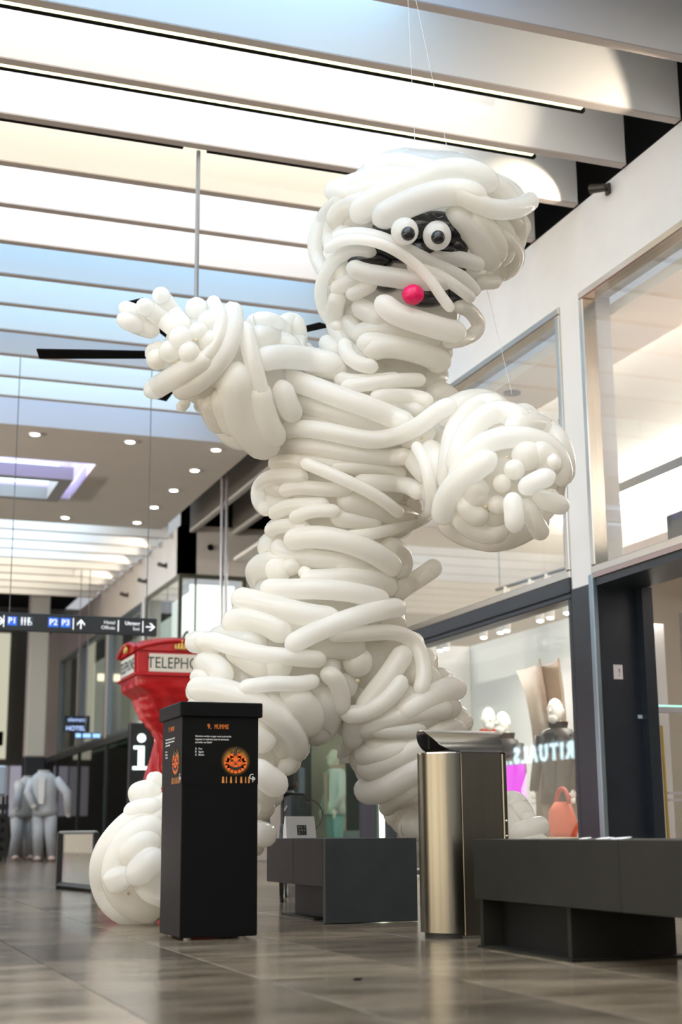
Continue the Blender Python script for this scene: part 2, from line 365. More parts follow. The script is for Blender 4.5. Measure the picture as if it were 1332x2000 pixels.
# ---- side corridor (X > 6, Y 18 .. 25) and far block
fw_ = MB()
fw_.box(W, 14, 25.0, 25.3, 5.08, 6.02); fw_.box(7.2, 14, 25.0, 25.3, 0, 5.08)
fw_.box(W, W+.3, 25.0, 42, 5.08, 6.02)
for a, b in ((27.85, 28.25), (31.7, 32.0), (35.2, 35.5), (38.6, 42)): fw_.box(W, W+.3, a, b, 2.5, 5.08)
wf = struct('wall_far', fw_, mat('far_wall_paint', (.62, .58, .54), .6), 'beige wall of the far shop block past the side corridor', 'wall')
cd = MB()
for k in range(8): cd.box(6.16+.81*k, 6.25+.81*k, 18.82, 24.98, 5.88, 6.6)
co = cd.build('corridor_fins', mat('corridor_fin', (.42, .40, .37), .6), ceil)
vb = MB(); vb.box(5.6, 14, 18.2, 25.0, 6.75, 6.8); vb.box(6.0, 14, 24.99, 25.05, 6.02, 6.8)
vb.build('void_panel', black_m, ceil)
MB().box(W+.3, 14, 18.7, 18.8, 0, 6.8).build('corridor_side', mat('corridor_wall', (.45, .42, .38), .6), wf)
ds = MB(); ds.ell((6.55, 24.97, 5.62), (.06, .03, .06)); ds.build('wall_camera', black_m, wf)
# far corner display case: glazed both sides, lit from behind
fc = MB()
fc.box(W-.03, 7.24, 24.95, 25.0, 5.02, 5.10); fc.box(7.17, 7.24, 24.95, 25.0, 2.5, 5.02); fc.box(W-.03, W+.03, 24.95, 25.02, 2.5, 5.02); fc.box(6.27, 6.30, 24.97, 25.0, 2.5, 5.02)
fc.box(W-.03, W, 25, 27.85, 5.02, 5.10); fc.box(W-.03, W+.02, 27.78, 27.85, 2.5, 5.02); fc.box(W-.03, 7.24, 24.95, 25.0, 2.4, 2.5)
w6 = tag(fc.build('window_6', mat('bronze_frame', (.10, .10, .08), .4, .5)), 'glowing corner display window beyond the side corridor', 'window', None, 'structure')
MB().box(W+.03, 7.17, 24.985, 24.995, 2.5, 5.02).build('window_pane', pane_m, w6)
MB().box(W-.012, W-.004, 25.05, 27.78, 2.5, 5.02).build('window_pane', pane_m, w6)
lb = emit('lightbox_white', (.86, .95, .88), 1.0)
MB().box(6.3, 7.15, 25.45, 25.5, 2.5, 5.0).build('lightbox', lb, w6)
MB().box(6.5, 6.55, 25.55, 27.75, 2.5, 5.0).build('lightbox', lb, w6)
lfm = mat('leaf_print', (.30, .42, .30), .7)
lf = MB()
for a, L in ((-50, .5), (-20, .62), (10, .8), (35, .75), (62, .55)):
    a = math.radians(a); d = np.array([math.sin(a), 0, math.cos(a)]); s = np.array([d[2], 0, -d[0]])
    b0 = np.array([6.72, 25.43, 3.2]); poly = [b0, b0+d*L*.45+s*.13, b0+d*L*.8+s*.10, b0+d*L, b0+d*L*.8-s*.10, b0+d*L*.45-s*.13]
    lf.add(poly+[p+np.array([0, .015, 0]) for p in poly], [tuple(range(6)), tuple(range(11, 5, -1))]+[(i, (i+1) % 6, 6+(i+1) % 6, 6+i) for i in range(6)])
lf.build('leaf_motif', lfm, w6)
em = MB()
for R, t in ((.62, .03), (.50, .02), (.36, .03)):
    em.tube([(6.46, 26.3+R*math.cos(a), 3.45+1.25*R*math.sin(a)) for a in np.linspace(0, 2*math.pi, 40)], t, 6)
for k in range(16):
    a = k*math.pi/8; em.tube([(6.46, 26.3+.40*math.cos(a), 3.45+.5*math.sin(a)), (6.46, 26.3+.48*math.cos(a), 3.45+.6*math.sin(a))], .018, 6)
em.build('round_emblem', mat('emblem_dark', (.05, .06, .055), .5), w6)
# far wall windows
win_far = []
for n, (a, b, e) in enumerate(((28.25, 31.7, .62), (32.0, 35.2, .35), (35.5, 38.6, .30))):
    wn = window(7+n, a, b, 2.55, 5.08, ('pale glowing', 'dim green', 'farthest lit')[n]+' upper window along the far shop wall', greyframe, .08)
    MB().box(6.9, 6.95, a, b, 2.6, 5.0).build('window_interior', emit('far_glow%d' % n, ((.72, .85, .76), (.42, .45, .34), (.8, .86, .7))[n], e), wn)
lowg = glass('dark_glass', (.35, .40, .38), 1.5, 1.0)
fl_ = MB(); fl_.box(W-.02, W+.1, 25, 42, 2.42, 2.56)
for y in (25.0, 28.0, 31.7, 35.2, 38.6): fl_.box(W-.02, W+.06, y, y+.07, 0, 2.42)
t2 = struct('trim_2', fl_, mat('mullion_dark', (.06, .07, .075), .4, .3), 'dark mullions of the far ground floor shop fronts', 'trim')
MB().box(W+.02, W+.03, 25, 42, 0, 2.42).build('window_pane', lowg, t2)
MB().box(7.3, 7.35, 25.3, 42, 0, 2.42).build('shop_backdrop', mat('far_shop_dark', (.16, .15, .12), .7), t2)
for y, z, c in ((29.5, 1.1, 0), (31.2, 1.0, 1), (33.4, 1.2, 2)):
    MB().box(7.1, 7.2, y, y+.8, z-.5, z+.3).build('shop_display', mat('far_display%d' % c, ((.45, .42, .3), (.25, .2, .16), (.5, .5, .45))[c], .6), t2)
# end of the mall and left wall (seen in reflections)
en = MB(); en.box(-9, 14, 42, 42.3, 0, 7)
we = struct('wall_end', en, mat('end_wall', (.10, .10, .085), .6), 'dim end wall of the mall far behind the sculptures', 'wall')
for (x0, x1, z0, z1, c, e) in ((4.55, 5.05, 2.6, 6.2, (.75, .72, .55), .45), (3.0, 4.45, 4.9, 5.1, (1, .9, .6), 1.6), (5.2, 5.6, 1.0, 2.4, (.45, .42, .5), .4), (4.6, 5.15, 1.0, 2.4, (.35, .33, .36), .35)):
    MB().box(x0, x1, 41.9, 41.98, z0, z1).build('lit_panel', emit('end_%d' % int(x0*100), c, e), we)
wl = MB(); wl.box(-6.3, -6, -9, 42, 2.6, 7.0)
for k in range(10): wl.box(-6.3, -6, -9+5.1*k, -8.4+5.1*k, 0, 2.6)
wll = struct('wall_left', wl, white_wall, 'white left wall of the mall outside the picture', 'wall')
MB().box(-7.5, -7.4, -9, 13, 0, 2.6).build('shop_backdrop', emit('left_fill_near', (1, .86, .66), 2.3), wll)  # unseen glowing backdrop, added as warm side fill on the mummy
MB().box(-7.5, -7.4, 13, 42, 0, 2.6).build('shop_backdrop', emit('left_fill_far', (1, .88, .70), .8), wll)  # farther, weaker stretch of the same added side fill
ls = text('sign_letters', 'RITUALS...', (-5.98, 32.35, 2.28), (0, 1, 0), (0, 0, 1), .42, emit('rituals_white', (.68, .92, 1.0), 6), wll, sx=1.0, depth=.04, spacing=1.45, bold=.03)
xs = [v.co.y for v in ls.data.vertices]; k_ = 4.15/(max(xs)-min(xs))
for v in ls.data.vertices: v.co.y = 32.35+(v.co.y-32.35)*k_
MB().box(-5.99, -5.95, 35.1, 36.3, .7, 2.25).build('lit_poster', emit('magenta_poster', (.75, .10, .75), 5), wll)
MB().box(-9, 14, -9.3, -9, 0, 7).build('wall_back', white_wall, wll)
for y in (18.6, 20.8, 23.4):   # unseen uplights, added as fill to brighten the flat ceiling bay
    MB().box(-5.99, -5.80, y-.12, y+.12, 4.50, 4.62, bev=.01).build('fill_uplight', greyframe, wll)
    spot_light('fill_uplight_beam', (-5.72, y, 4.66), (0.5, y, 5.9), 760, 100, (1, .93, .82), .8, .1)
# free-standing round-cornered column in the distance
pc = MB(); pc.box(4.55, 5.0, 34.0, 34.45, 2.25, 6.9, bev=.03); pc.box(4.53, 5.02, 33.98, 34.47, 0, 2.25, 1, bev=.03)
struct('column', pc, [mat('column_white', (.72, .71, .68), .6), navy], 'pale square column with dark base in the far left distance', 'column')
# black lintel, far left
fx = MB(); fx.box(2.0, 4.5, 38.0, 38.3, 2.75, 3.1); fx.box(3.9, 4.15, 37.9, 38.3, 3.1, 6.9, 1); fx.box(3.9, 4.15, 37.9, 38.3, 0, 2.75, 1)
struct('trim_3', fx, [black_m, mat('cream_post', (.62, .58, .42), .6)], 'dark lintel and cream post at the far left edge', 'trim')
# wall spots lighting the fin ends
def wall_spot(y, z, tgt, power, ang, label):
    t = thing('wall_spotlight', (W-.01, y, z), label, 'spotlight', 'wall spotlights under the fins')
    MB().box(W-.03, W, y-.03, y+.03, z-.05, z+.05, bev=.006).build('bracket', mat('bronze_dark', (.08, .07, .06), .4, .6), t)
    d = Vector(tgt)-Vector((W-.09, y, z)); d.normalize(); a = np.array((W-.09, y, z)); b = a+np.array(d)*.09
    MB().tube([a-np.array(d)*.05, b], [.035, .042], 12).build('lamp_head', mat('bronze_dark', (.08, .07, .06), .4, .6), t)
    MB().tube([np.array((W-.02, y, z)), a], .012, 8).build('arm', mat('bronze_dark', (.08, .07, .06), .4, .6), t)
    spot_light('spot_beam', tuple(b+np.array(d)*.02), tgt, power, ang)
p = onx(1190, 370, W)
wall_spot(p[1], p[2], (5.2, p[1]+1.0, 6.0), 26, 58, 'small bronze spotlight on the white wall right of the head')
wall_spot(7.75, 5.35, (4.75, 8.60, 6.05), 46, 62, 'small bronze spotlight on the wall above the picture edge')
for i, y in enumerate((26.1, 27.9, 29.7)):
    wall_spot(y, 5.45, (4.9, y+1.2, 6.05), 30, 70, 'tiny wall spotlight in the far distance, number %s from the corridor corner' % ('one', 'two', 'three')[i])
# ================================================================== OBJECTS
# ---- quiz pedestal
ped_m = mat('pedestal_black', (.003, .003, .0033), .45, spec=.12)
PX0, PX1, PY0, PY1 = 1.63, 2.005, 6.69, 7.10
pd = thing('quiz_pedestal', (1.82, 6.9, 0), 'black square pedestal with orange MUMMIE quiz panel in front of the mummy', 'pedestal')
MB().box(PX0, PX1, PY0, PY1, .012, 1.03, bev=.004).build('body', ped_m, pd)
MB().box(PX0-.018, PX1+.018, PY0-.018, PY1+.018, 1.03, 1.10, bev=.005).build('cap', ped_m, pd)
for x in (PX0+.05, PX1-.06):
    for y in (PY0+.05, PY1-.05): MB().loft([(x, y, 0, .018, .018), (x, y, .02, .018, .018)], 10).build('foot', mat('foot_pale', (.5, .5, .48), .4), pd)
prn = mat('print_black', (.0035, .0035, .0035), .45, spec=.12)
orange = mat('print_orange', (.75, .19, .02), .5); pump = mat('print_pumpkin', (.83, .14, .01), .45); white_p = mat('print_white', (.75, .75, .73), .5)
pump2 = mat('print_pumpkin_deep', (.62, .075, .005), .45)
def quiz_face(O, U, wid, tag_):
    """O lower-left corner of the printed sheet; U reading direction; height .32"""
    U = np.array(U, float); V = np.array([0, 0, 1.0]); N = np.cross(U, V); s = wid/.375; O = np.array(O, float)
    P = lambda u, v, d=.0: O+U*u*s+V*v+N*d
    sheet = MB().prism([(0, 0), (wid, 0), (wid, .318), (0, .318)], O, U, V, N, .0012).build('printed_sheet', prn, pd)
    tx = lambda n, b, u, v, h, m, sx, **k: text(n, b, P(u, v, .0014), U, V, h, m, sheet, sx=sx*s, depth=.0006, **k)
    tx('lettering', '9.', .120, .262, .023, orange, .85, bold=.02)
    tx('lettering', 'MUMMIE', .155, .262, .022, orange, .58, bold=.0, spacing=1.05)
    for i, b in enumerate(('Mummies werden vroeger soms in piramides', 'begraven. In welk land staan de beroemde', 'piramides van Gizeh?')):
        tx('lettering', b, .062, .222-.0145*i, .0085, white_p, .80, bold=.012)
    for i, (a, b) in enumerate((('A.', 'Peru'), ('B.', 'Egypte'), ('C.', 'Mexico'))):
        tx('lettering', a, .062, .163-.0145*i, .0088, white_p, .85, bold=.03); tx('lettering', b, .078, .163-.0145*i, .0085, white_p, .8, bold=.008)
    c = (.262, .100)
    def disc(mb, u, v, ru, rv, d, n=18): mb.prism([(ru*s*math.cos(2*math.pi*k/n), rv*math.sin(2*math.pi*k/n)) for k in range(n)], P(u, v, d), U, V, N, .0005)
    for i_ in range(7):
        f_ = i_/6; g = MB(); disc(g, c[0], c[1]+.010, .080-.024*f_, .078-.026*f_, .0013+.00005*i_, 32)
        g.build('glow_print', mat('print_glow_%d' % i_, (.004+.30*f_**2.2, .004+.15*f_**2.2, .0035+.03*f_**2.2), .5, spec=.1), sheet)
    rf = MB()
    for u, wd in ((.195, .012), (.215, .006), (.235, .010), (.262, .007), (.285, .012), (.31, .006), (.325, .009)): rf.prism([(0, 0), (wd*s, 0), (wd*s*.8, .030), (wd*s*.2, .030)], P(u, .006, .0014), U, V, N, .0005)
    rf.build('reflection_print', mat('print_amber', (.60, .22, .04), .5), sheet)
    bo, bd = MB(), MB(); rr = random.Random(5)
    disc(bd, c[0], c[1], .052, .044, .0019, 28)
    for k in range(16):
        a = 2*math.pi*k/16; disc(bo if k % 2 else bo, c[0]+.046*math.cos(a), c[1]+.038*math.sin(a), .0115, .0115, .0026, 14)
    for u, v in ((0, .018), (-.018, .024), (.018, .024), (-.022, 0), (.022, 0), (0, -.014), (-.034, .012), (.034, .012), (-.03, -.014), (.03, -.014)): disc(bo, c[0]+u, c[1]+v, .010, .010, .0026, 14)
    bd.build('pumpkin_print', pump2, sheet); bo.build('pumpkin_print', pump, sheet)
    fcm = MB()
    for q in (((-.028, .006), (-.010, .008), (-.020, .022)), ((.028, .006), (.010, .008), (.020, .022)), ((-.006, -.008), (.006, -.008), (0, .004)),
              ((-.034, -.008), (-.015, -.018), (0, -.020), (.015, -.018), (.034, -.008), (.024, -.028), (0, -.035), (-.024, -.028))):
        fcm.prism([(a*s, b) for a, b in q], P(c[0], c[1], .0033), U, V, N, .0005)
    fcm.tube([P(c[0]-.002, c[1]+.038, .002), P(c[0]-.002, c[1]+.058, .002), P(c[0]+.006, c[1]+.072, .002), P(c[0]+.018, c[1]+.074, .002)], [.008*s, .006*s, .005*s, .002*s], 8)
    for sg in (-1, 1): fcm.tube([P(c[0]+sg*.02+.010*math.cos(t)*sg*(1-t/9), c[1]+.052+.010*math.sin(t)*(1-t/9), .002) for t in np.linspace(0, 7.5, 18)], .002*s, 5)
    fcm.build('face_print', mat('print_dark', (.012, .012, .01), .5), sheet)
    tx('logo', 'G', .330, .024, .026, white_p, .9); tx('logo', 'P', .345, .010, .024, white_p, .9)
quiz_face((PX0, PY0-.0006, .712), (1, 0, 0), PX1-PX0, 'front')
quiz_face((PX0-.0006, PY1, .712), (0, -1, 0), PY1-PY0, 'side')
# ---- steel litter bin
def brushed(name, col, rough):
    m = mat(name, col, rough, 1.0); nt = m.node_tree; b = nt.nodes['Principled BSDF']
    b.inputs['Anisotropic'].default_value = .5
    return noise_col(m, tuple(c*.92 for c in col), col, 30, 3, (1, 1, .02), 'Object', 0.01)
binm = brushed('bin_steel', (.225, .21, .17), .24); hoodm = mat('hood_steel', (.75, .74, .72), .16, 1.0); dark_in = mat('bin_inside', (.03, .028, .025), .6)
bn = thing('litter_bin', (2.95, 6.4, 0), 'brushed steel litter bin with curved hood between the benches', 'litter bin')
BX, BY, BR, BL = 2.860, 6.22, .145, .245    # seam x, front y, half depth, flat length
def stadium(r=BR, cx=BX, L=BL, n=22):
    pts = [(cx+L, BY+BR-r), ]
    pts = [(cx+L, BY+BR+r), (cx, BY+BR+r)]+[(cx-r*math.sin(math.pi*k/n), BY+BR+r*math.cos(math.pi*k/n)) for k in range(1, n)]+[(cx, BY+BR-r), (cx+L, BY+BR-r)]
    return pts
def half_round(r, n=22): return [(BX-r*math.sin(math.pi*k/n), BY+BR+r*math.cos(math.pi*k/n)) for k in range(n+1)]
MB().prism(half_round(BR), (0, 0, .025), (1, 0, 0), (0, 1, 0), (0, 0, 1), .82).build('curved_door', binm, bn, smooth='auto')
MB().box(BX+.004, BX+BL-.03, BY, BY+2*BR, .012, .85, bev=.003).build('body', brushed('bin_steel_flat', (.20, .18, .14), .36), bn)
MB().box(BX+BL-.026, BX+BL, BY, BY+2*BR, .012, .85, bev=.006).build('rear_door', binm, bn)
MB().prism(half_round(BR-.02), (0, 0, .0), (1, 0, 0), (0, 1, 0), (0, 0, 1), .026).build('plinth', dark_in, bn)
MB().prism(half_round(BR+.003), (0, 0, .845), (1, 0, 0), (0, 1, 0), (0, 0, 1), .006).build('top_rim', hoodm, bn)
MB().box(BX, BX+BL, BY-.001, BY+2*BR+.001, .85, .856).build('top_plate', hoodm, bn)
for z in (.46, .53): MB().ell((BX+BL-.012, BY-.002, z), .006).build('rivet', hoodm, bn)
# hood: arched sheet, axis along X, its left mouth cut at a slant
hv, hf = [], []; NA = 24; HH = .105
for sh_ in (0, .006):
    for i in range(NA+1):
        a = math.pi*i/NA; y = BY+BR-(BR-sh_)*math.cos(a); z = .856+(HH-sh_)*(1-math.cos(a)**2); xl = BX-.012-.135*math.sin(a)**.9
        xr = BX+BL-.03+.035*math.sin(a)
        for t in (0, .5, 1): hv.append((xl+(xr-xl)*t, y, z))
n1 = (NA+1)*3
for i in range(NA):
    for t in range(2):
        a = i*3+t; hf += [(a, a+1, a+4, a+3), (n1+a, n1+a+3, n1+a+4, n1+a+1)]
    hf += [(i*3, i*3+3, n1+i*3+3, n1+i*3), (i*3+2, n1+i*3+2, n1+i*3+5, i*3+5)]
MB().add(hv, hf).build('hood', hoodm, bn, smooth='auto')
MB().box(BX-.03, BX+BL-.05, BY+.03, BY+2*BR-.03, .852, .862).build('opening', dark_in, bn)
# ---- benches (dark metal, running along the hall)
bm_ = noise_col(mat('bench_metal', (.02, .02, .017), .45, .0, .2), (.013, .0125, .0095), (.018, .017, .0135), 8)
bm_s = noise_col(mat('bench_end', (.03, .03, .03), .45, .0, .3), (.028, .031, .032), (.034, .037, .038), 8)
b2 = thing('mall_bench', (2.9, 9.5, 0), 'dark metal bench passing between the mummy legs, solid end slab facing front', 'bench')
MB().box(2.63, 3.17, 7.50, 7.54, 0.004, .45, bev=.003).build('end_slab', bm_s, b2)
yj = [7.545]+[onx(p_, 1700, 2.63)[1] for p_ in (572,)]; step = yj[1]-yj[0]
for i in range(2):
    a = 7.543+step*i; MB().box(2.63, 3.17, a, a+step-.004, .195, .45, bev=.002).build('seat_panel', bm_, b2)
MB().box(2.78, 3.02, 7.95, 7.545+step*1.8, .0, .195).build('plinth', mat('plinth_black', (.006, .006, .006), .5, spec=.2), b2)
MB().box(2.70, 3.10, 7.9, 7.545+step*1.85, .0, .012).build('base_plate', bm_, b2)
b1 = thing('mall_bench', (2.95, 4, 0), 'dark metal bench on raised plinth at the right edge beside the bin', 'bench')
yj = [onx(p_, 1700, 2.70)[1] for p_ in (925, 1053, 1210)]; yj.append(yj[2]-(yj[1]-yj[2])); yj.append(yj[3]-.5); yj.append(yj[4]-.5)
for a, b in zip(yj[1:], yj[:-1]): MB().box(2.70, 3.22, a+.003, b, .200, .45, bev=.002).build('seat_panel', bm_, b1)
pl = mat('plinth_black', (.006, .006, .006), .5, spec=.2)
MB().box(2.71, 3.2, 5.70, 5.73, .008, .2).build('leg_plate', bm_, b1)
MB().box(2.80, 2.84, 5.02, 5.70, .008, .2).build('web_plate', pl, b1)
MB().box(2.74, 3.2, 4.99, 5.02, .008, .2).build('leg_plate', bm_, b1)
MB().box(2.71, 3.24, 4.94, 5.76, .0, .010).build('base_plate', bm_, b1)
MB().box(2.90, 2.98, 2.2, 3.4, .0, .2).build('leg_plate', pl, b1)
# scraps of paper lying on the bench and the floor
for i, (px, s) in enumerate(((1143, .03), (1182, .045), (1212, .05))):
    p_ = onx(px, 1638, 2.86); y = p_[1]; r3 = random.Random(i)
    poly = [(s*math.cos(a)*r3.uniform(.6, 1), s*.7*math.sin(a)*r3.uniform(.6, 1)) for a in np.linspace(0, 5.6, 7)]
    o = MB().prism(poly, (2.86, y, .4505), (1, 0, .1), (0, 1, .05), (0, 0, 1), .004).build('paper_scrap', mat('scrap_white', (.75, .75, .73), .6))
    tag(o, ('tiny', 'middle', 'largest')[i]+' white scrap lying on the right bench top', 'scrap', 'paper scraps on the bench')
o = MB().prism([(-.015, 0), (.006, -.006), (.018, .002), (.008, .007), (-.01, .008)], onz(698, 1914, .0015), (1, .1, 0), (-.1, 1, 0), (0, 0, 1), .006).build('floor_debris', black_m)
tag(o, 'small dark fleck of litter on the stone floor in front', 'litter')
# ---- paper bag on the bench
BG = 8.42; bgx = 2.74
pb = thing('paper_bag', (2.83, BG+.05, .45), 'small white paper bag with dark square logo on the middle bench', 'bag')
q0 = ony(560, 1641, BG); q1 = ony(618, 1641, BG); bx0, bx1 = q0[0], q1[0]; bh = ony(589, 1594, BG)[2]
v8 = [(bx0, BG, .4505), (bx1, BG, .4505), (bx1, BG+.08, .4505), (bx0, BG+.08, .4505), (bx0+.003, BG+.03, bh), (bx1-.004, BG+.03, bh-.002), (bx1-.004, BG+.05, bh-.002), (bx0+.003, BG+.05, bh)]
MB().add(v8, [(3, 2, 1, 0), (4, 5, 6, 7), (0, 1, 5, 4), (1, 2, 6, 5), (2, 3, 7, 6), (3, 0, 4, 7)]).build('bag_body', mat('bag_white', (.82, .80, .80), .6), pb)
cxm = (bx0+bx1)/2+.005; nrm = np.array([0, 1, .2]); Vb = np.array([0, .03/(bh-.45), 1.0]); Vb /= np.linalg.norm(Vb); Nb = np.cross([1, 0, 0], Vb)
zb = .468; ob = np.array([cxm-.03, BG+.03*(zb-.45)/(bh-.45), zb])
lg = MB().prism([(0, 0), (.06, 0), (.06, .062), (0, .062)], ob, (1, 0, 0), Vb, Nb, .001).build('logo_square', mat('logo_dark', (.05, .05, .045), .5), pb)
for i, r_ in enumerate(('RIT', 'UAL', 'S..')):
    for j, ch in enumerate(r_): text('logo_letter', ch, ob+np.array([.008+.018*j, 0, 0])+Vb*(.044-.0185*i)+Nb*.0012, (1, 0, 0), Vb, .012, mat('logo_ink', (.6, .58, .5), .5), lg, depth=.0006)
# ---- telephone box sculpture: twisted, squeezed at the waist
red = mat('phone_red', (.52, .008, .012), .28, spec=.6); gold = mat('crown_gold', (.75, .50, .14), .35, .6)
TY = 14.5; tx0 = ony(268, 1310, TY)[0]; HWT = .46; TCX, TCY = tx0+HWT, TY+HWT
tb = thing('telephone_box_sculpture', (TCX, TCY, 0), 'red telephone box sculpture twisted thin at the waist behind the mummy', 'sculpture')
def sq(a, p):  # superellipse radius
    return (abs(math.cos(a))**p+abs(math.sin(a))**p)**(-1/p)
def tring(cx, cy, z, hw, p, rot, fold=0, nf=8, n=112):
    out = []
    for k in range(n):
        a = 2*math.pi*k/n; r = hw*sq(a, p)*(1+fold*math.cos(nf*a)); out.append((cx+r*math.cos(a+rot), cy+r*math.sin(a+rot), z))
    return out
zz = lambda py: ony(318, py, TCY)[2]
nx = lambda px: ony(px, 1480, TCY)[0]
prof = [(0.0, TCX-.1, .46, 12, 3.93, 0), (.25, TCX-.1, .46, 12, 3.9, .01), (.45, TCX-.12, .36, 6, 3.6, .05), (.7, TCX-.16, .2, 3, 3.2, .12), (zz(1530), nx(303), .115, 2.2, 2.6, .16), (zz(1490), nx(312), .10, 2.1, 1.9, .18), (zz(1450), nx(320), .09, 2.1, 1.2, .18),
        (zz(1432), nx(322), .125, 2.2, .75, .16), (zz(1416), nx(324), .19, 2.5, .5, .14), (zz(1400), nx(328), .265, 3, .30, .11), (zz(1383), nx(335), .335, 4, .16, .08), (zz(1365), nx(342)+.01, .405, 6, .06, .05), (zz(1347), TCX-.005, .447, 10, .01, .02), (zz(1338), TCX, .455, 14, 0, .0), (zz(1330), TCX, .46, 16, 0, 0)]
vs, fs = [], []; n_ = 112
dense = []
for a, b in zip(prof[:-1], prof[1:]):
    for t in np.linspace(0, 1, 5)[:-1]: dense.append([a[i]+(b[i]-a[i])*(t*t*(3-2*t) if i in (2, 4) else t) for i in range(6)])
dense.append(list(prof[-1]))
for z, cx, hw, p_, rot, fo in dense: vs += tring(cx, TCY, z, hw, p_, rot, fo)
for i in range(len(dense)-1):
    for k in range(n_): fs.append((i*n_+k, i*n_+(k+1) % n_, (i+1)*n_+(k+1) % n_, (i+1)*n_+k))
fs.append(tuple(range(n_-1, -1, -1))); fs.append(tuple((len(dense)-1)*n_+k for k in range(n_)))
MB().add(vs, fs).build('twisted_body', red, tb, smooth='auto')
zt = zz(1330); ztop = zz(1282)
MB().box(TCX-.49, TCX+.49, TCY-.49, TCY+.49, zt, zt+.03, bev=.01).build('cornice', red, tb)
MB().box(TCX-.455, TCX+.455, TCY-.455, TCY+.455, zt+.03, ztop, bev=.008).build('fascia', red, tb)
# pediments + domed roof
rise = (zz(1258)-ztop)*1.35
dome = []
G = 16
for i in range(G+1):
    for j in range(G+1):
        u = -1+2*i/G; v = -1+2*j/G
        dome.append((TCX+.47*u, TCY+.47*v, ztop+.02+rise*(1-max(abs(u), abs(v))**2*0.0)*(0.55*(1-u*u)+0.55*(1-v*v))*.9))
df = [(i*(G+1)+j, (i+1)*(G+1)+j, (i+1)*(G+1)+j+1, i*(G+1)+j+1) for i in range(G) for j in range(G)]
nb = len(dome); dome2 = [(a, b, ztop) for a, b, c in dome]
rim = [i*(G+1) for i in range(G+1)]+[G*(G+1)+j for j in range(1, G+1)]+[i*(G+1)+G for i in range(G-1, -1, -1)]+[j for j in range(G-1, 0, -1)]
df += [(rim[i], rim[(i+1) % len(rim)], nb+rim[(i+1) % len(rim)], nb+rim[i]) for i in range(len(rim))]
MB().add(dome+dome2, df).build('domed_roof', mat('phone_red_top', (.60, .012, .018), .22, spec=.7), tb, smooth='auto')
def arc_trim(axis):
    pts = []
    for u in np.linspace(-1, 1, 17):
        z = ztop+.02+rise*.55*.9*(1-u*u)
        pts.append((TCX+.47*u, TCY-.485, z) if axis == 'f' else (TCX-.485, TCY+.47*u, z))
    MB().tube(pts, .022, 8).build('pediment_trim', red, tb)
arc_trim('f'); arc_trim('s')
lw = mat('sign_cream', (.78, .74, .66), .4); ink = mat('sign_ink', (.04, .06, .05), .5)
for fr in (0, 1):
    U = np.array((1, 0, 0) if fr == 0 else (0, -1, 0), float); O = np.array((TCX-.34, TCY-.462, zt+.045)) if fr == 0 else np.array((TCX-.462, TCY+.34, zt+.045))
    N = np.cross(U, (0, 0, 1)); hgt = ztop-zt-.075
    MB().prism([(-.02, -.015), (.70, -.015), (.70, hgt+.015), (-.02, hgt+.015)], O-N*.004, U, (0, 0, 1), N, .008).build('sign_frame', red, tb)
    sp = MB().prism([(0, 0), (.68, 0), (.68, hgt), (0, hgt)], O+N*.005, U, (0, 0, 1), N, .006).build('sign_panel', lw, tb)
    tt = text('lettering', 'TELEPHONE', O+U*.34+N*.012+np.array([0, 0, hgt*.2]), U, (0, 0, 1), hgt*.62, ink, sp, 'CENTER', sx=.80, bold=.0)
    cr = MB(); C0 = O+U*.34+N*.02+np.array([0, 0, hgt+.05])
    cr.prism([(-.075, 0), (.075, 0), (.08, .02), (-.08, .02)], C0, U, (0, 0, 1), N, .02)
    for k in range(5): cr.tube([C0+U*(-.07+.035*k)+N*.01+np.array([0, 0, .02]), C0+U*(-.06+.03*k)+N*.012+np.array([0, 0, .07-.02*abs(k-2)/2])], [.014, .009], 6)
    cr.ell(C0+N*.012+np.array([0, 0, .085]), .016, 8, 6)
    cr.build('crown', gold, tb)
# ---- hanging direction sign
dgrey = mat('sign_charcoal', (.022, .028, .033), .45); swhite = mat('sign_white', (.85, .88, .90), .5, emis=(.85, .9, .95), estr=.35); sblue = mat('sign_blue', (.02, .13, .62), .5, emis=(.02, .14, .7), estr=.35)
SY = 16.0; sx1 = 3.575; z0s, z1s = 2.70, 2.90
hs = thing('direction_sign', (2.5, SY, z0s), 'long charcoal hanging direction sign with parking and exit symbols at left', 'sign')
MB().box(.6, sx1, SY, SY+.06, z0s, z1s, bev=.004).build('board', dgrey, hs)
for px in (18, 286): 
    xx = ony(px, 1205, SY+.03)[0]; MB().tube([(xx, SY+.03, z1s), (xx, SY+.03, 6.1)], .005, 6).build('cable', mat('cable_steel', (.12, .12, .13), .4, .5), hs)
sxp = lambda px: ony(px, 1220, SY)[0]
UX, VZ = np.array([1, 0, 0.]), np.array([0, 0, 1.])
def sign_sq(p0, p1, s):
    x0, x1 = sxp(p0), sxp(p1); o = MB().box(x0, x1, SY-.004, SY, 2.755, 2.755+(x1-x0)*.95).build('blue_square', sblue, hs)
    text('lettering', s, ((x0+x1)/2, SY-.005, 2.78), UX, VZ, .065, swhite, o, 'CENTER', depth=.001, bold=.03)
sign_sq(14, 33, 'P1'); sign_sq(94, 114, 'P2'); sign_sq(118, 138, 'P3')
x0, x1 = sxp(37), sxp(64)
tp = MB().box(x0, x1, SY-.004, SY, 2.755, 2.86).build('toilet_panel', mat('sign_blue_dark', (.05, .08, .12), .5), hs)
ic = MB()
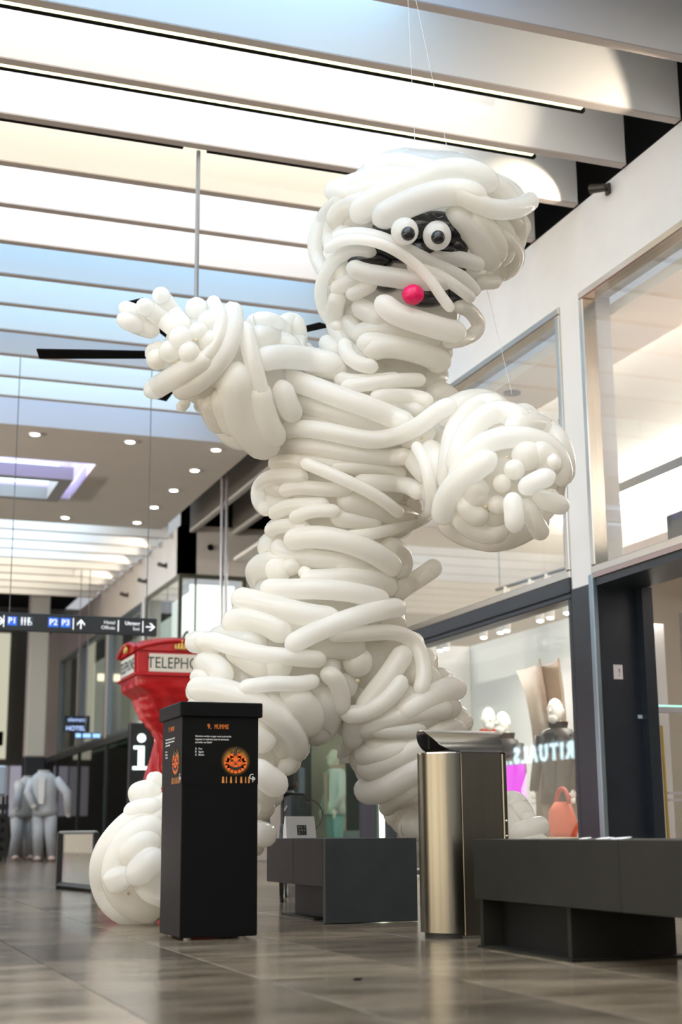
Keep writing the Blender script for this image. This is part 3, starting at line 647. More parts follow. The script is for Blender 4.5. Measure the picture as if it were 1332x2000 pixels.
for i in range(3):
    cx = x0+.03+.035*i
    ic.ell((cx, SY-.006, 2.842), (.010, .002, .010), 10, 6); ic.box(cx-.010, cx+.010, SY-.007, SY-.004, 2.795, 2.830); ic.box(cx-.007, cx-.001, SY-.007, SY-.004, 2.763, 2.795); ic.box(cx+.001, cx+.007, SY-.007, SY-.004, 2.763, 2.795)
cx = x1-.032; ic.tube([(cx+.016*math.cos(a), SY-.006, 2.782+.016*math.sin(a)) for a in np.linspace(.6, 5.9, 14)], .003, 5); ic.ell((cx-.006, SY-.006, 2.842), (.009, .002, .009), 10, 6)
ic.tube([(cx-.006, SY-.006, 2.828), (cx-.004, SY-.006, 2.80), (cx+.012, SY-.006, 2.80), (cx+.02, SY-.006, 2.772)], .005, 5)
ic.build('toilet_icons', swhite, tp)
bars = MB()
for px in (7, 143, 231, 279): x = sxp(px); bars.box(x-.006, x+.006, SY-.005, SY-.001, 2.735, 2.865)
bars.build('divider', swhite, hs)
def arrow(px, up, nm='arrow'):
    x = sxp(px); z = 2.80; a = MB()
    if up:
        a.box(x-.008, x+.008, SY-.005, SY-.001, z-.055, z+.045)
        for s in (-1, 1): a.prism([(0, .055), (s*.045, .008), (s*.045, -.018), (0, .028)], (x, SY-.001, z), UX, VZ, (0, -1, 0), .004)
    else:
        a.box(x-.055, x+.04, SY-.005, SY-.001, z-.008, z+.008)
        for s in (-1, 1): a.prism([(.052, 0), (.008, s*.045), (-.018, s*.045), (.026, 0)], (x, SY-.001, z), UX, VZ, (0, -1, 0), .004)
    a.build(nm, swhite, hs)
arrow(158, True); arrow(294, False); arrow(-1, False)
text('lettering', 'Hotel', (sxp(225), SY-.005, 2.815), UX, VZ, .040, swhite, hs, 'RIGHT', depth=.001); text('lettering', 'Offices', (sxp(225), SY-.005, 2.755), UX, VZ, .040, swhite, hs, 'RIGHT', depth=.001)
text('lettering', 'Uitgang', (sxp(273), SY-.005, 2.815), UX, VZ, .040, swhite, hs, 'RIGHT', depth=.001, bold=.03); text('lettering', 'Exit', (sxp(273), SY-.005, 2.755), UX, VZ, .036, swhite, hs, 'RIGHT', depth=.001)
# ---- ceiling fan
FX, FY, FZ = 2.57, 10.33, 4.14
fn = thing('ceiling_fan', (FX, FY, ZC), 'large black five-blade ceiling fan on a grey rod behind the raised hand', 'fan')
MB().tube([(FX, FY, ZC), (FX, FY, FZ)], .018, 12).build('rod', mat('rod_grey', (.35, .37, .40), .35, .5), fn)
MB().loft([(FX, FY, FZ-.09, .10, .10), (FX, FY, FZ-.07, .14, .14), (FX, FY, FZ+.06, .14, .14), (FX, FY, FZ+.10, .05, .05)], 24).build('motor_hub', black_m, fn)
for k in range(5):
    a = math.radians(163-72*k); d = np.array([math.cos(a), math.sin(a), 0]); s = np.array([-d[1], d[0], 0]); c0 = np.array([FX, FY, FZ]); tl = np.array([0, 0, .010])
    sec = []
    for t, wd in ((.1, .04), (.35, .05), (.8, .065), (1.22, .075)): sec.append((c0+d*t+s*wd+tl, c0+d*t-s*wd-tl))
    vs = [];
    for A, B in sec: vs += [A, B, B-np.array([0, 0, .012]), A-np.array([0, 0, .012])]
    fs = [(4*i+j, 4*i+(j+1) % 4, 4*i+4+(j+1) % 4, 4*i+4+j) for i in range(3) for j in range(4)]+[(0, 1, 2, 3), (15, 14, 13, 12)]
    MB().add(vs, fs).build('blade', black_m, fn)
# ---- twin steel poles
px_ = ony(437, 1100, 20.8)[0]
tp_ = thing('twin_pole', (px_, 20.8, 0), 'pair of slim steel poles rising to the ceiling left of the mummy waist', 'pole')
for s in (-1, 1): MB().tube([(px_+s*.036, 20.8, 0), (px_+s*.036, 20.8, 6.74)], .026, 12).build('pole', mat('pole_steel', (.42, .40, .42), .25, .9), tp_)
MB().box(px_-.09, px_+.09, 20.7, 20.9, 0, .02, bev=.005).build('foot_plate', steel, tp_)
# ---- information totem
IY = 20.0; ix = ony(276, 1460, IY)[0]
it = thing('information_totem', (ix, IY, 0), 'black information pylon with a glowing white letter i', 'sign')
MB().box(ix-.17, ix+.17, IY, IY+.12, 0, 2.02, bev=.01).build('body', mat('totem_black', (.012, .014, .016), .3), it)
ie = emit('totem_white', (.80, 1, .94), 1.3); ig = MB()
ig.prism([(.062*math.cos(t), .062*math.sin(t)) for t in np.linspace(0, 2*math.pi, 20)[:-1]], (ix, IY-.001, 1.80), UX, VZ, (0, -1, 0), .006)
ig.box(ix-.045, ix+.045, IY-.006, IY-.001, 1.40, 1.69); ig.box(ix-.11, ix+.045, IY-.006, IY-.001, 1.645, 1.69); ig.box(ix-.12, ix+.12, IY-.006, IY-.001, 1.36, 1.405)
ig.build('letter', ie, it)
# ---- hotel sign
HY = 30.0; h0 = ony(125, 1429, HY); h1 = ony(176, 1398, HY)
hsn = thing('hotel_sign', ((h0[0]+h1[0])/2, HY, h0[2]), 'small navy hotel sign with outlined pale blue lettering far behind at left', 'sign')
MB().box(h0[0], h1[0], HY, HY+.08, h0[2], h1[2], bev=.006).build('board', mat('hotel_navy', (.012, .02, .035), .4), hsn)
lb_ = emit('hotel_blue', (.45, .60, 1.0), .9); cxh = (h0[0]+h1[0])/2
text('lettering', 'element', (cxh, HY-.004, h1[2]-.125), UX, VZ, .085, lb_, hsn, 'CENTER', depth=.003); text('lettering', 'HOTEL', (cxh-.03, HY-.004, h0[2]+.03), UX, VZ, .09, lb_, hsn, 'CENTER', depth=.003, bold=.02)
MB().tube([(cxh, HY+.04, h1[2]), (cxh, HY+.04, 6.0)], .01, 6).build('hanger', mat('cable_steel', (.12, .12, .13), .4, .5), hsn)
k0 = ony(148, 1442, HY-.5); k1 = ony(196, 1431, HY-.5)
bs = thing('blue_light_sign', ((k0[0]+k1[0])/2, HY-.5, k0[2]), 'thin row of glowing blue signs under the hotel sign', 'sign')
MB().box(k0[0], k1[0], HY-.46, HY-.42, k0[2], k1[2]).build('board', mat('hotel_navy', (.012, .02, .035), .4), bs)
for a, b in ((0, .22), (.3, .62), (.70, 1)): MB().box(k0[0]+(k1[0]-k0[0])*a, k0[0]+(k1[0]-k0[0])*b, HY-.475, HY-.46, k0[2]+.02, k1[2]-.02, bev=.004).build('lit_panel', emit('blue_lit', (.30, .55, 1.0), 1.0), bs)
MB().tube([(cxh+.1, HY-.44, k1[2]), (cxh+.1, HY-.44, 6.0)], .01, 6).build('hanger', mat('cable_steel', (.12, .12, .13), .4, .5), bs)
# ---- low black frame barrier
fb = thing('glass_barrier', (2.23, 13.06, 0), 'low black-framed glass barrier left of the balloon foot', 'barrier')
fa, fb_ = np.array([2.17, 13.62]), np.array([2.29, 12.45])
blk = mat('barrier_black', (.012, .012, .013), .4)
for p_ in (fa, fb_): MB().box(p_[0]-.025, p_[0]+.025, p_[1]-.025, p_[1]+.025, 0, .50, bev=.004).build('post', blk, fb)
MB().tube([(fa[0], fa[1], .03), (fb_[0], fb_[1], .03)], .03, 4).build('bottom_rail', blk, fb)
MB().tube([(fa[0], fa[1], .50), (fb_[0], fb_[1], .50)], .016, 8).build('top_rail', mat('rail_pale', (.6, .62, .62), .25, .8), fb)
MB().prism([(0, 0), (1.17, 0), (1.17, .44), (0, .44)], (fa[0], fa[1], .055), np.array([fb_[0]-fa[0], fb_[1]-fa[1], 0])/1.176, (0, 0, 1), (1, .1, 0), .008).build('glass_pane', pane_m, fb)
# ---- headless suit sculptures
suit_m = noise_col(mat('suit_grey', (.40, .42, .45), .6), (.36, .38, .42), (.50, .51, .53), 3); suit_l = mat('suit_lapel', (.52, .53, .54), .6); shirt = mat('suit_shirt', (.66, .65, .62), .6); pink = mat('foot_pink', (.58, .44, .40), .6)
def suit(px, py, yaw, pose, label):
    g = onz(px, py, 0); x, y = g[0], g[1]
    t = thing('suit_sculpture', (x, y, 0), label, 'sculpture', 'headless suit sculptures')
    k = pose['h']; R = lambda v: (x+math.cos(yaw)*v[0]-math.sin(yaw)*v[1], y+math.sin(yaw)*v[0]+math.cos(yaw)*v[1], v[2])
    lean = pose['lean']
    rings = [(.0, .0, .80*k, .235, .17), (.01, 0, .90*k, .25, .18), (lean*.3, 0, 1.08*k, .225, .165), (lean*.6, 0, 1.28*k, .25, .18), (lean*.85, 0, 1.44*k, .265, .175), (lean, 0, 1.54*k, .20, .14), (lean*1.05, 0, 1.60*k, .12, .10)]
    MB().loft([(*R((a, b, c))[:2], c, rx, ry, yaw) for a, b, c, rx, ry in rings], 24).build('jacket', suit_m, t, smooth=True)
    MB().loft([(*R((lean*.9, -.02, 0))[:2], 1.54*k, .10, .09, yaw), (*R((lean*1.06, -.02, 0))[:2], 1.635*k, .115, .10, yaw)], 20, caps=False).build('collar', suit_l, t, smooth=True)
    MB().prism([(-.05, 1.02*k), (.05, 1.02*k), (.07, 1.5*k), (-.05, 1.5*k)], R((lean*.55, -.19, 0)), (math.cos(yaw), math.sin(yaw), 0), (lean*.4, 0, 1), (math.sin(yaw), -math.cos(yaw), 0), .012).build('shirt_front', shirt, t)
    for s, sw_ in ((-1, pose['legs'][0]), (1, pose['legs'][1])):
        MB().tube([R((.10*s, 0, .86*k)), R((.11*s+sw_*.5, -.05, .46*k)), R((.12*s+sw_, .02, .07*k))], [.135, .11, .095], 14).build('trouser_leg', suit_m, t, smooth=True)
        MB().ell(R((.12*s+sw_, -.05, .045)), (.075, .14, .05), 14, 8).build('shoe', pink, t, smooth=True)
    for s, arm in ((-1, pose['arms'][0]), (1, pose['arms'][1])):
        pts = [R((lean*.9+.21*s, 0, 1.46*k))]+[R(a) for a in arm]
        MB().tube(pts, [.10]+[.085]*(len(pts)-2)+[.075], 14).build('sleeve', suit_m, t, smooth=True)
        MB().ell(R(arm[-1]), .06, 10, 8).build('cuff', shirt, t, smooth=True)
suit(84, 1682, math.radians(-20), dict(h=1.02, lean=-.04, legs=(.02, .05), arms=(((-.32, -.08, 1.25), (-.16, -.24, 1.0)), ((.40, 0, 1.25), (.46, -.06, .85)))), 'pale grey headless suit sculpture, the upright one at far left')
suit(38, 1680, math.radians(30), dict(h=.99, lean=.12, legs=(-.02, .10), arms=(((-.28, -.25, 1.32), (-.40, -.38, .98)), ((.38, .02, 1.2), (.36, -.08, .85)))), 'pale grey headless suit sculpture leaning forward at the far left edge')
# stacked shelf cart at far left edge
ct = thing('display_cart', (3.1, 27.5, 0), 'dark slatted display cart beside the suit sculptures at the left edge', 'cart')
for p_ in ((2.82, 27.4), (3.37, 27.4), (2.82, 28), (3.37, 28)): MB().box(p_[0]-.025, p_[0]+.025, p_[1]-.025, p_[1]+.025, 0, 1.2).build('post', blk, ct)
for i in range(6): MB().box(2.79, 3.40, 27.36, 28.04, .1+.17*i, .19+.17*i).build('slat_shelf', blk, ct)
MB().box(2.86, 3.35, 27.5, 27.9, 1.2, 1.75, bev=.03).build('pale_case', mat('case_blue', (.40, .48, .58), .4), ct)
# ---- bicycle parked behind the bench
bk = thing('bicycle', (3.4, 10.6, 0), 'black bicycle parked behind the middle bench, handlebar showing above it', 'bicycle')
bkm = mat('bike_black', (.012, .012, .014), .35); chrome = mat('chrome', (.6, .6, .6), .2, 1.0)
def wheel(cx, cy):
    wv = MB().tube([(cx+.11*math.cos(a), cy+.31*math.cos(a), .335+.33*math.sin(a)) for a in np.linspace(0, 2*math.pi, 33)], .02, 8, caps=False).build('wheel', bkm, bk, smooth=True)
    sp = MB()
    for k in range(12):
        a = k*math.pi/6; sp.tube([(cx, cy, .335), (cx+.11*math.cos(a), cy+.31*math.cos(a), .335+.33*math.sin(a))], .003, 4)
    sp.build('spokes', chrome, wv)
wheel(3.20, 10.0); wheel(3.56, 11.02)
fr_ = [((3.24, 10.12, .93), (3.20, 10.0, .335)), ((3.25, 10.15, .80), (3.44, 10.66, .85)), ((3.25, 10.15, .74), (3.38, 10.5, .32)), ((3.44, 10.68, .95), (3.38, 10.5, .32)), ((3.38, 10.5, .32), (3.56, 11.02, .335)), ((3.44, 10.66, .82), (3.56, 11.02, .335))]
fm = MB()
for a, b in fr_: fm.tube([a, b], .018, 8)
fm.build('frame', bkm, bk)
hb = MB().tube([(2.98, 10.25, .90), (3.06, 10.12, .95), (3.24, 10.10, .96), (3.42, 10.05, .95), (3.50, 10.15, .90)], .013, 8).build('handlebar', bkm, bk)
for a, b in (((2.98, 10.25, .90), (2.96, 10.33, .885)), ((3.50, 10.15, .90), (3.52, 10.23, .885))): MB().tube([a, b], .02, 8).build('grip', bkm, hb)
MB().tube([(3.44+.17*math.sin(t), 10.06, .76+.15*math.cos(t)) for t in np.linspace(.2, 2.9, 16)], .005, 6).build('brake_cable', bkm, bk)
MB().ell((3.46, 10.72, .98), (.08, .14, .035), 12, 8).build('saddle', bkm, bk, smooth=True)
MB().box(3.05, 3.30, 9.86, 10.06, .98, 1.24, bev=.04).build('front_bag', mat('bag_black', (.015, .015, .016), .6), bk)
MB().box(3.28, 3.31, 9.9, 10.02, 1.0, 1.06, bev=.008).build('reflector', mat('reflector_red', (.25, .01, .01), .3), bk)
MB().ell((3.02, 10.1, .68), (.10, .08, .14), 12, 8).build('pannier', mat('pannier_grey', (.22, .22, .23), .6), bk, smooth=True)
bk.scale = (.8, .8, .8); bk.location.x -= .02
# ---- mannequins
skin_w = mat('mannequin_white', (.86, .84, .79), .35)
def mannequin(x, y, h, yaw, coat, coat2, label, trousers, coatlen=.75, collar=None):
    t = thing('mannequin', (x, y, 0.006), label, 'mannequin', 'mannequins in the shop window')
    c, s = math.cos(yaw), math.sin(yaw); R = lambda a, b, z: (x+c*a-s*b, y+s*a+c*b, .006+z*h)
    hd = MB(); hd.ell(R(0, -.015, .925), (.075*h/1.8, .095*h/1.8, .125*h/1.8), 20, 14, axes=((c, s, 0), (-s, c, 0), (0, 0, 1)))
    hd.ell(R(0, -.055, .885), (.05, .055, .06), 14, 10, axes=((c, s, 0), (-s, c, 0), (0, 0, 1)))
    hd.tube([R(0, -.10, .935), R(0, -.122, .912)], [.008, .014], 8); hd.ell(R(0, -.108, .888), (.02, .012, .006), 8, 6)
    for q in (-1, 1): hd.ell(R(.075*q, .005, .92), (.010, .02, .03), 8, 6)
    for q in (-1, 1): hd.ell(R(.032*q, -.095, .935), (.014, .006, .007), 8, 6)
    hd.tube([R(0, .01, .87), R(0, .015, .80)], [.05, .058], 14)
    hd.build('head', skin_w, t, smooth=True)
    rings = [(0, .015, .835, .07, .065), (0, .015, .82, .15, .10), (0, .01, .78, .205, .12), (0, 0, .70, .19, .125), (0, 0, .60, .165, .115), (0, 0, .52, .185, .13), (0, 0, coatlen-.30, .20, .14)]
    MB().loft([(*R(a, b, z)[:2], .006+z*h, rx, ry, yaw) for a, b, z, rx, ry in rings], 24).build('jacket', coat, t, smooth=True)
    MB().loft([(*R(0, .02, .8)[:2], .006+.805*h, .085, .08, yaw), (*R(0, .03, .8)[:2], .006+.865*h, .10, .095, yaw)], 20, caps=False).build('collar', coat2, t, smooth=True)
    MB().prism([(-.035, .47*h), (.035, .47*h), (.06, .80*h), (-.06, .80*h)], R(0, -.135, 0), (c, s, 0), (0, 0, 1), (s, -c, 0), .01).build('jacket_front', coat2, t)
    for q in (-1, 1):
        MB().tube([R(.18*q, .01, .79), R(.235*q, .0, .63), R(.225*q, -.10, .49)], [.065, .055, .045], 12).build('sleeve', coat, t, smooth=True)
        hn = MB(); hn.ell(R(.222*q, -.115, .465), (.03, .02, .045), 10, 8)
        for f_ in range(4): hn.tube([R((.205+.011*f_)*q, -.12, .445), R((.203+.012*f_)*q, -.125, .415)], [.009, .007], 6)
        hn.tube([R(.20*q, -.13, .47), R(.185*q, -.15, .445)], [.011, .008], 6)
        hn.build('hand', skin_w, t, smooth=True)
        MB().tube([R(.09*q, 0, .5), R(.10*q, 0, .27), R(.10*q, .01, .05)], [.095, .07, .055], 12).build('trouser_leg', trousers, t, smooth=True)
        MB().ell(R(.10*q, -.05, .022), (.05, .13, .04), 12, 8, axes=((c, s, 0), (-s, c, 0), (0, 0, 1))).build('shoe', trousers, t, smooth=True)
    return t
brown = mat('leather_brown', (.05, .036, .028), .4); dkc = mat('dark_coat', (.03, .024, .02), .55); redj = mat('jacket_red', (.55, .06, .02), .55); trou = mat('trouser_dark', (.05, .045, .04), .6); tan = mat('coat_tan', (.20, .13, .09), .6)
p_ = onx(1085, 1362, 6.75); mannequin(6.75, p_[1], p_[2]/1.005, math.radians(-60), brown, dkc, 'white mannequin in shiny dark brown jacket nearest the dark window pillar', tan, .72)
p_ = onx(953, 1380, 7.15); mannequin(7.15, p_[1], p_[2]/1.005, math.radians(-15), dkc, redj, 'white mannequin with red-collared black jacket just right of the bin hood', trou)
p_ = onx(983, 1388, 6.85); mannequin(6.85, p_[1], p_[2]/1.005, math.radians(-70), dkc, brown, 'white mannequin in dark coat, the one turned sideways in the middle', trou, .60)
p_ = onx(654, 1462, 6.56); mannequin(6.56, p_[1], p_[2]/1.005, math.radians(-85), mat('pale_blue_coat', (.70, .74, .78), .6), mat('blush', (.6, .45, .38), .6), 'mannequin in pale coat behind the green window between the legs', mat('teal', (.22, .40, .45), .6))
# brown curved display sheets
def sheet(pts_px, X, name, m, label, bow):
    P = [onx(a, b, X) for a, b in pts_px]; n = len(P)//2; vs = []; fs = []
    L, Rr = P[:n], P[n:]
    m_ = 7
    for i in range(n):
        for j in range(m_):
            t = j/(m_-1); q = L[i]*(1-t)+Rr[i]*t; q = q+np.array([bow*4*t*(1-t), 0, 0]); vs.append(q)
    base = len(vs); vs += [v+np.array([.02, 0, 0]) for v in vs]
    for i in range(n-1):
        for j in range(m_-1):
            a = i*m_+j; fs += [(a, a+1, a+m_+1, a+m_), (base+a, base+a+m_, base+a+m_+1, base+a+1)]
    for i in range(n-1):
        for j in (0, m_-1): a = i*m_+j; fs.append((a, a+m_, base+a+m_, base+a))
    for j in range(m_-1):
        for i in (0, n-1): a = i*m_+j; fs.append((a, a+1, base+a+1, base+a))
    o = MB().add(vs, fs).build(name, m, smooth='auto'); return tag(o, label, 'display', 'curved sheets in the shop window')
sheet([(1008, 1310), (1026, 1355), (1038, 1420), (1046, 1500), (1048, 1640), (1052, 1287), (1062, 1350), (1072, 1420), (1078, 1500), (1080, 1640)], 7.35, 'curved_sheet', mat('sheet_brown', (.13, .10, .075), .35), 'tall dark brown curved sheet with pointed top, the left of two', .10)
sheet([(1057, 1302), (1066, 1350), (1074, 1420), (1082, 1500), (1086, 1640), (1088, 1284), (1096, 1350), (1102, 1420), (1106, 1500), (1110, 1640)], 7.5, 'curved_sheet', mat('sheet_taupe', (.26, .21, .15), .45), 'tall taupe curved sheet with pointed top, the right of two', .08)
# red bag + cap on the window floor plinth
pn = thing('display_plinth', (6.6, 12.4, 0), 'low pale plinth under the display items by the window pillar', 'plinth')
ph = onx(1100, 1640, 6.45)
MB().box(6.25, 6.75, ph[1]-.45, ph[1]+.35, 0.006, .42, bev=.01).build('plinth_body', mat('plinth_tan', (.55, .42, .26), .6), pn)
rb = thing('red_handbag', (6.5, ph[1], .42), 'crumpled orange-red bag on the window plinth', 'bag')
q = onx(1100, 1595, 6.5)
MB().loft([(6.5, q[1], .425, .10, .16), (6.5, q[1], .52, .12, .19), (6.49, q[1]+.02, .66, .10, .15), (6.5, q[1]+.01, .74, .06, .10)], 18).build('bag_body', mat('bag_orange', (.62, .09, .03), .5), rb, smooth=True)
MB().tube([(6.5, q[1]+.12*math.cos(a), .72+.14*math.sin(a)) for a in np.linspace(0, math.pi, 14)], .02, 8).build('bag_strap', mat('bag_red', (.45, .04, .02), .5), rb, smooth=True)
# security gate in the doorway
sg = thing('security_gate', (7.1, 10.9, 0), 'clear acrylic security gate with gold pole inside the doorway', 'gate')
g0 = ony(1273, 1376, 10.75); gx = g0[0]; gz = g0[2]; gm = mat('gate_grey', (.50, .50, .54), .35)
f = MB(); f.box(gx, gx+.05, 10.75, 10.79, 0.006, gz, bev=.006); f.box(gx, gx+.9, 10.75, 10.79, gz-.07, gz-.015, bev=.006); f.box(gx+.12, gx+.9, 10.75, 10.78, .78, .80); f.box(gx+.12, gx+.9, 10.75, 10.78, .72, .74)
f.box(gx+.85, gx+.9, 10.75, 10.79, 0.006, gz)
f.build('gate_frame', gm, sg)
MB().box(gx, gx+.9, 10.75, 10.79, gz-.015, gz).build('lit_edge', emit('mint_edge', (.45, 1, .72), .8), sg)
MB().box(gx+.05, gx+.85, 10.765, 10.772, .05, gz-.07).build('acrylic_pane', pane_m, sg)
MB().tube([(gx+.10, 10.76, 0.006), (gx+.09, 10.76, gz-.18)], .013, 8).build('gold_pole', mat('gold_pole', (.50, .33, .06), .35, .7), sg)
# track lights under the display head
for i, px in enumerate((1108, 1075, 1055, 990, 978, 945, 860, 872)):
    p_ = onx(px, 1195 if px > 1000 else 1222 if px > 900 else 1250, 6.9)
    z = min(p_[2], 2.60)
    tl = thing('track_spotlight', (6.9, p_[1], z+.2), 'white track spotlight above the display window, %s from the dark pillar' % ('first', 'second', 'third', 'fourth', 'fifth', 'sixth', 'last but one', 'last')[min(i, 7)], 'spotlight', 'track spotlights in the display window')
    MB().tube([(6.9, p_[1], z+.12), (6.88, p_[1]-.03, z-.02)], .045, 12).build('lamp_body', mat('spot_white', (.72, .68, .64), .4), tl)
    MB().ell((6.878, p_[1]-.033, z-.024), (.035, .035, .012), 12, 6).build('lamp_lens', emit('spot_lens', (1, .95, .85), 7), tl)
    MB().tube([(6.9, p_[1], z+.12), (6.9, p_[1], z+.22)], .01, 6).build('stem', mat('spot_white', (.72, .68, .64), .4), tl)
tk = thing('light_track', (7.6, 14, 3.9), 'thin dark light track hung inside the upper window', 'light track')
ta, tb2 = onx(970, 1152, 8.2), onx(1112, 1108, 8.2)
MB().tube([ta, tb2], .022, 6).build('rail', mat('track_dark', (.05, .05, .05), .4), tk)
for t in (.15, .5, .72): c_ = ta*(1-t)+tb2*t; MB().tube([c_, c_-np.array([0, 0, .12])], .04, 10).build('lamp_body', mat('spot_white', (.72, .68, .64), .4), tk)
for t in (.05, .95): c_ = ta*(1-t)+tb2*t; MB().tube([c_, np.array([c_[0], c_[1], 5.36])], .006, 6).build('hanger', mat('cable_steel', (.12, .12, .13), .4, .5), tk)
# ================================================================== BALLOON MUMMY
def balloon_mat(name, col, trans=.5):
    m = bpy.data.materials.new(name); m.use_nodes = True; nt = m.node_tree; nt.nodes.clear()
    d = nt.nodes.new('ShaderNodeBsdfDiffuse'); t = nt.nodes.new('ShaderNodeBsdfTranslucent'); g = nt.nodes.new('ShaderNodeBsdfGlossy')
    d.inputs[0].default_value = (*col, 1); t.inputs[0].default_value = (*[min(1, c*1.03) for c in col], 1); g.inputs['Roughness'].default_value = .06
    m1 = nt.nodes.new('ShaderNodeMixShader'); m1.inputs[0].default_value = trans; m2 = nt.nodes.new('ShaderNodeMixShader'); f = nt.nodes.new('ShaderNodeLayerWeight')
    pw = nt.nodes.new('ShaderNodeMath'); pw.operation = 'POWER'; pw.inputs[1].default_value = 5; k = nt.nodes.new('ShaderNodeMath'); k.operation = 'MULTIPLY_ADD'; k.inputs[1].default_value = .5; k.inputs[2].default_value = .04
    nt.links.new(f.outputs['Facing'], pw.inputs[0]); nt.links.new(pw.outputs[0], k.inputs[0]); nt.links.new(k.outputs[0], m2.inputs[0])
    nt.links.new(d.outputs[0], m1.inputs[1]); nt.links.new(t.outputs[0], m1.inputs[2]); nt.links.new(m1.outputs[0], m2.inputs[1]); nt.links.new(g.outputs[0], m2.inputs[2])
    o = nt.nodes.new('ShaderNodeOutputMaterial'); nt.links.new(m2.outputs[0], o.inputs[0]); MAT[name] = m
    return m
bal = balloon_mat('balloon_white', (.97, .955, .918), .6); balk = mat('balloon_black', (.008, .008, .009), .12, spec=.6); balp = balloon_mat('balloon_pink', (.85, .012, .14), .25)
knot_m = mat('balloon_knot', (.72, .60, .36), .4)
mummy = thing('balloon_mummy', tuple(onz(640, 1800, 0)), 'giant mummy sculpture made of white wrapped balloons with black face and pink tongue', 'balloon sculpture')
# limb cores: (pixel x, pixel y, depth, pixel radius)
LIMB = {
 'head':  [(800, 435, 8.45, 150), (865, 430, 8.45, 140)],
 'jaw':   [(775, 545, 8.4, 135), (800, 600, 8.35, 105)],
 'neck':  [(765, 640, 8.4, 92), (765, 740, 8.45, 95)],
 'torso': [(700, 800, 8.5, 150), (675, 900, 8.5, 140), (662, 1000, 8.5, 126), (660, 1080, 8.5, 118), (640, 1150, 8.5, 135), (610, 1230, 8.45, 150), (620, 1300, 8.45, 120)],
 'shoulder': [(560, 760, 8.45, 75), (790, 800, 8.45, 85)],
 'arm_l': [(590, 780, 8.4, 92), (500, 775, 8.2, 92), (440, 720, 8.05, 72), (380, 680, 7.95, 62)],
 'arm_r': [(810, 830, 8.4, 70), (890, 880, 8.15, 92), (955, 910, 7.95, 118), (985, 930, 7.75, 112)],
 'leg_l': [(540, 1300, 8.3, 125), (500, 1370, 8.2, 120), (465, 1480, 8.1, 85), (430, 1580, 8.0, 75), (370, 1650, 7.95, 85)],
 'hip_l': [(620, 1360, 8.3, 60), (470, 1260, 8.3, 60)],
 'foot_l': [(290, 1672, 7.95, 98), (380, 1690, 8.0, 80)],
 'leg_r': [(720, 1290, 8.4, 85), (775, 1380, 8.45, 105), (815, 1480, 8.5, 98), (850, 1570, 8.6, 75), (880, 1650, 8.7, 70)],
 'foot_r': [(900, 1680, 8.75, 70), (1000, 1655, 8.7, 62)],
}
PRIM = {}
for k, L in LIMB.items():
    PRIM[k] = [(at(x, y, d), r*d/FPX) for x, y, d, r in L]
PARTS = {'head': ['head', 'jaw'], 'neck': ['neck'], 'torso': ['torso', 'shoulder'], 'left_arm': ['arm_l'], 'right_arm': ['arm_r'], 'left_leg': ['leg_l', 'hip_l', 'foot_l'], 'right_leg': ['leg_r', 'foot_r']}
SEG = {}
for k, ch in PRIM.items(): SEG[k] = [(ch[i][0], ch[i+1][0], ch[i][1], ch[i+1][1]) for i in range(len(ch)-1)]
def sdf(P, segs):
    best = np.full(len(P), 1e9)
    for a, b, ra, rb in segs:
        ab = b-a; t = np.clip(((P-a)@ab)/(ab@ab), 0, 1); d = np.linalg.norm(P-(a+t[:, None]*ab), axis=1)-(ra+(rb-ra)*t)
        k = .10; h = np.clip(.5+.5*(d-best)/k, 0, 1) if best[0] < 1e8 else np.zeros(len(P))
        best = d*(1-h)+best*h-k*h*(1-h) if best[0] < 1e8 else d
    return best
def drape(pix, segs, lift):
    px = np.array(pix); V = CF[None]+CR[None]*((px[:, 0]-666)/FPX)[:, None]+CU[None]*((1000-px[:, 1])/FPX)[:, None]
    nv = np.linalg.norm(V, axis=1); D = np.full(len(px), 6.2); bd = np.full(len(px), 1e9); bD = D.copy(); done = np.zeros(len(px), bool)
    for it in range(60):
        d = sdf(CP[None]+V*D[:, None], segs)-lift
        better = (d < bd) & ~done; bd[better] = d[better]; bD[better] = D[better]
        done |= d < .002
        D = np.where(done, D, D+np.maximum(d, .004)/nv*.9)
    for _ in range(3):
        q = bD.copy(); q[1:-1] = (bD[:-2]+2*bD[1:-1]+bD[2:])/4; bD = q
    return CP[None]+V*bD[:, None]
def catmull(pts, n):
    P = np.array(pts, float)
    if len(P) == 2: return P[0]+(P[1]-P[0])*np.linspace(0, 1, n)[:, None]
    Q = np.vstack([2*P[0]-P[1], P, 2*P[-1]-P[-2]]); seg = np.linalg.norm(np.diff(P, axis=0), axis=1); cum = np.r_[0, np.cumsum(seg)]; out = []
    for s in np.linspace(0, cum[-1]*.99999, n):
        i = np.searchsorted(cum, s, 'right')-1; t = (s-cum[i])/seg[i]; a, b, c, d = Q[i:i+4]
        out.append(.5*((2*b)+(c-a)*t+(2*a-5*b+4*c-d)*t*t+(3*b-a-3*c+d)*t**3))
    return np.array(out)
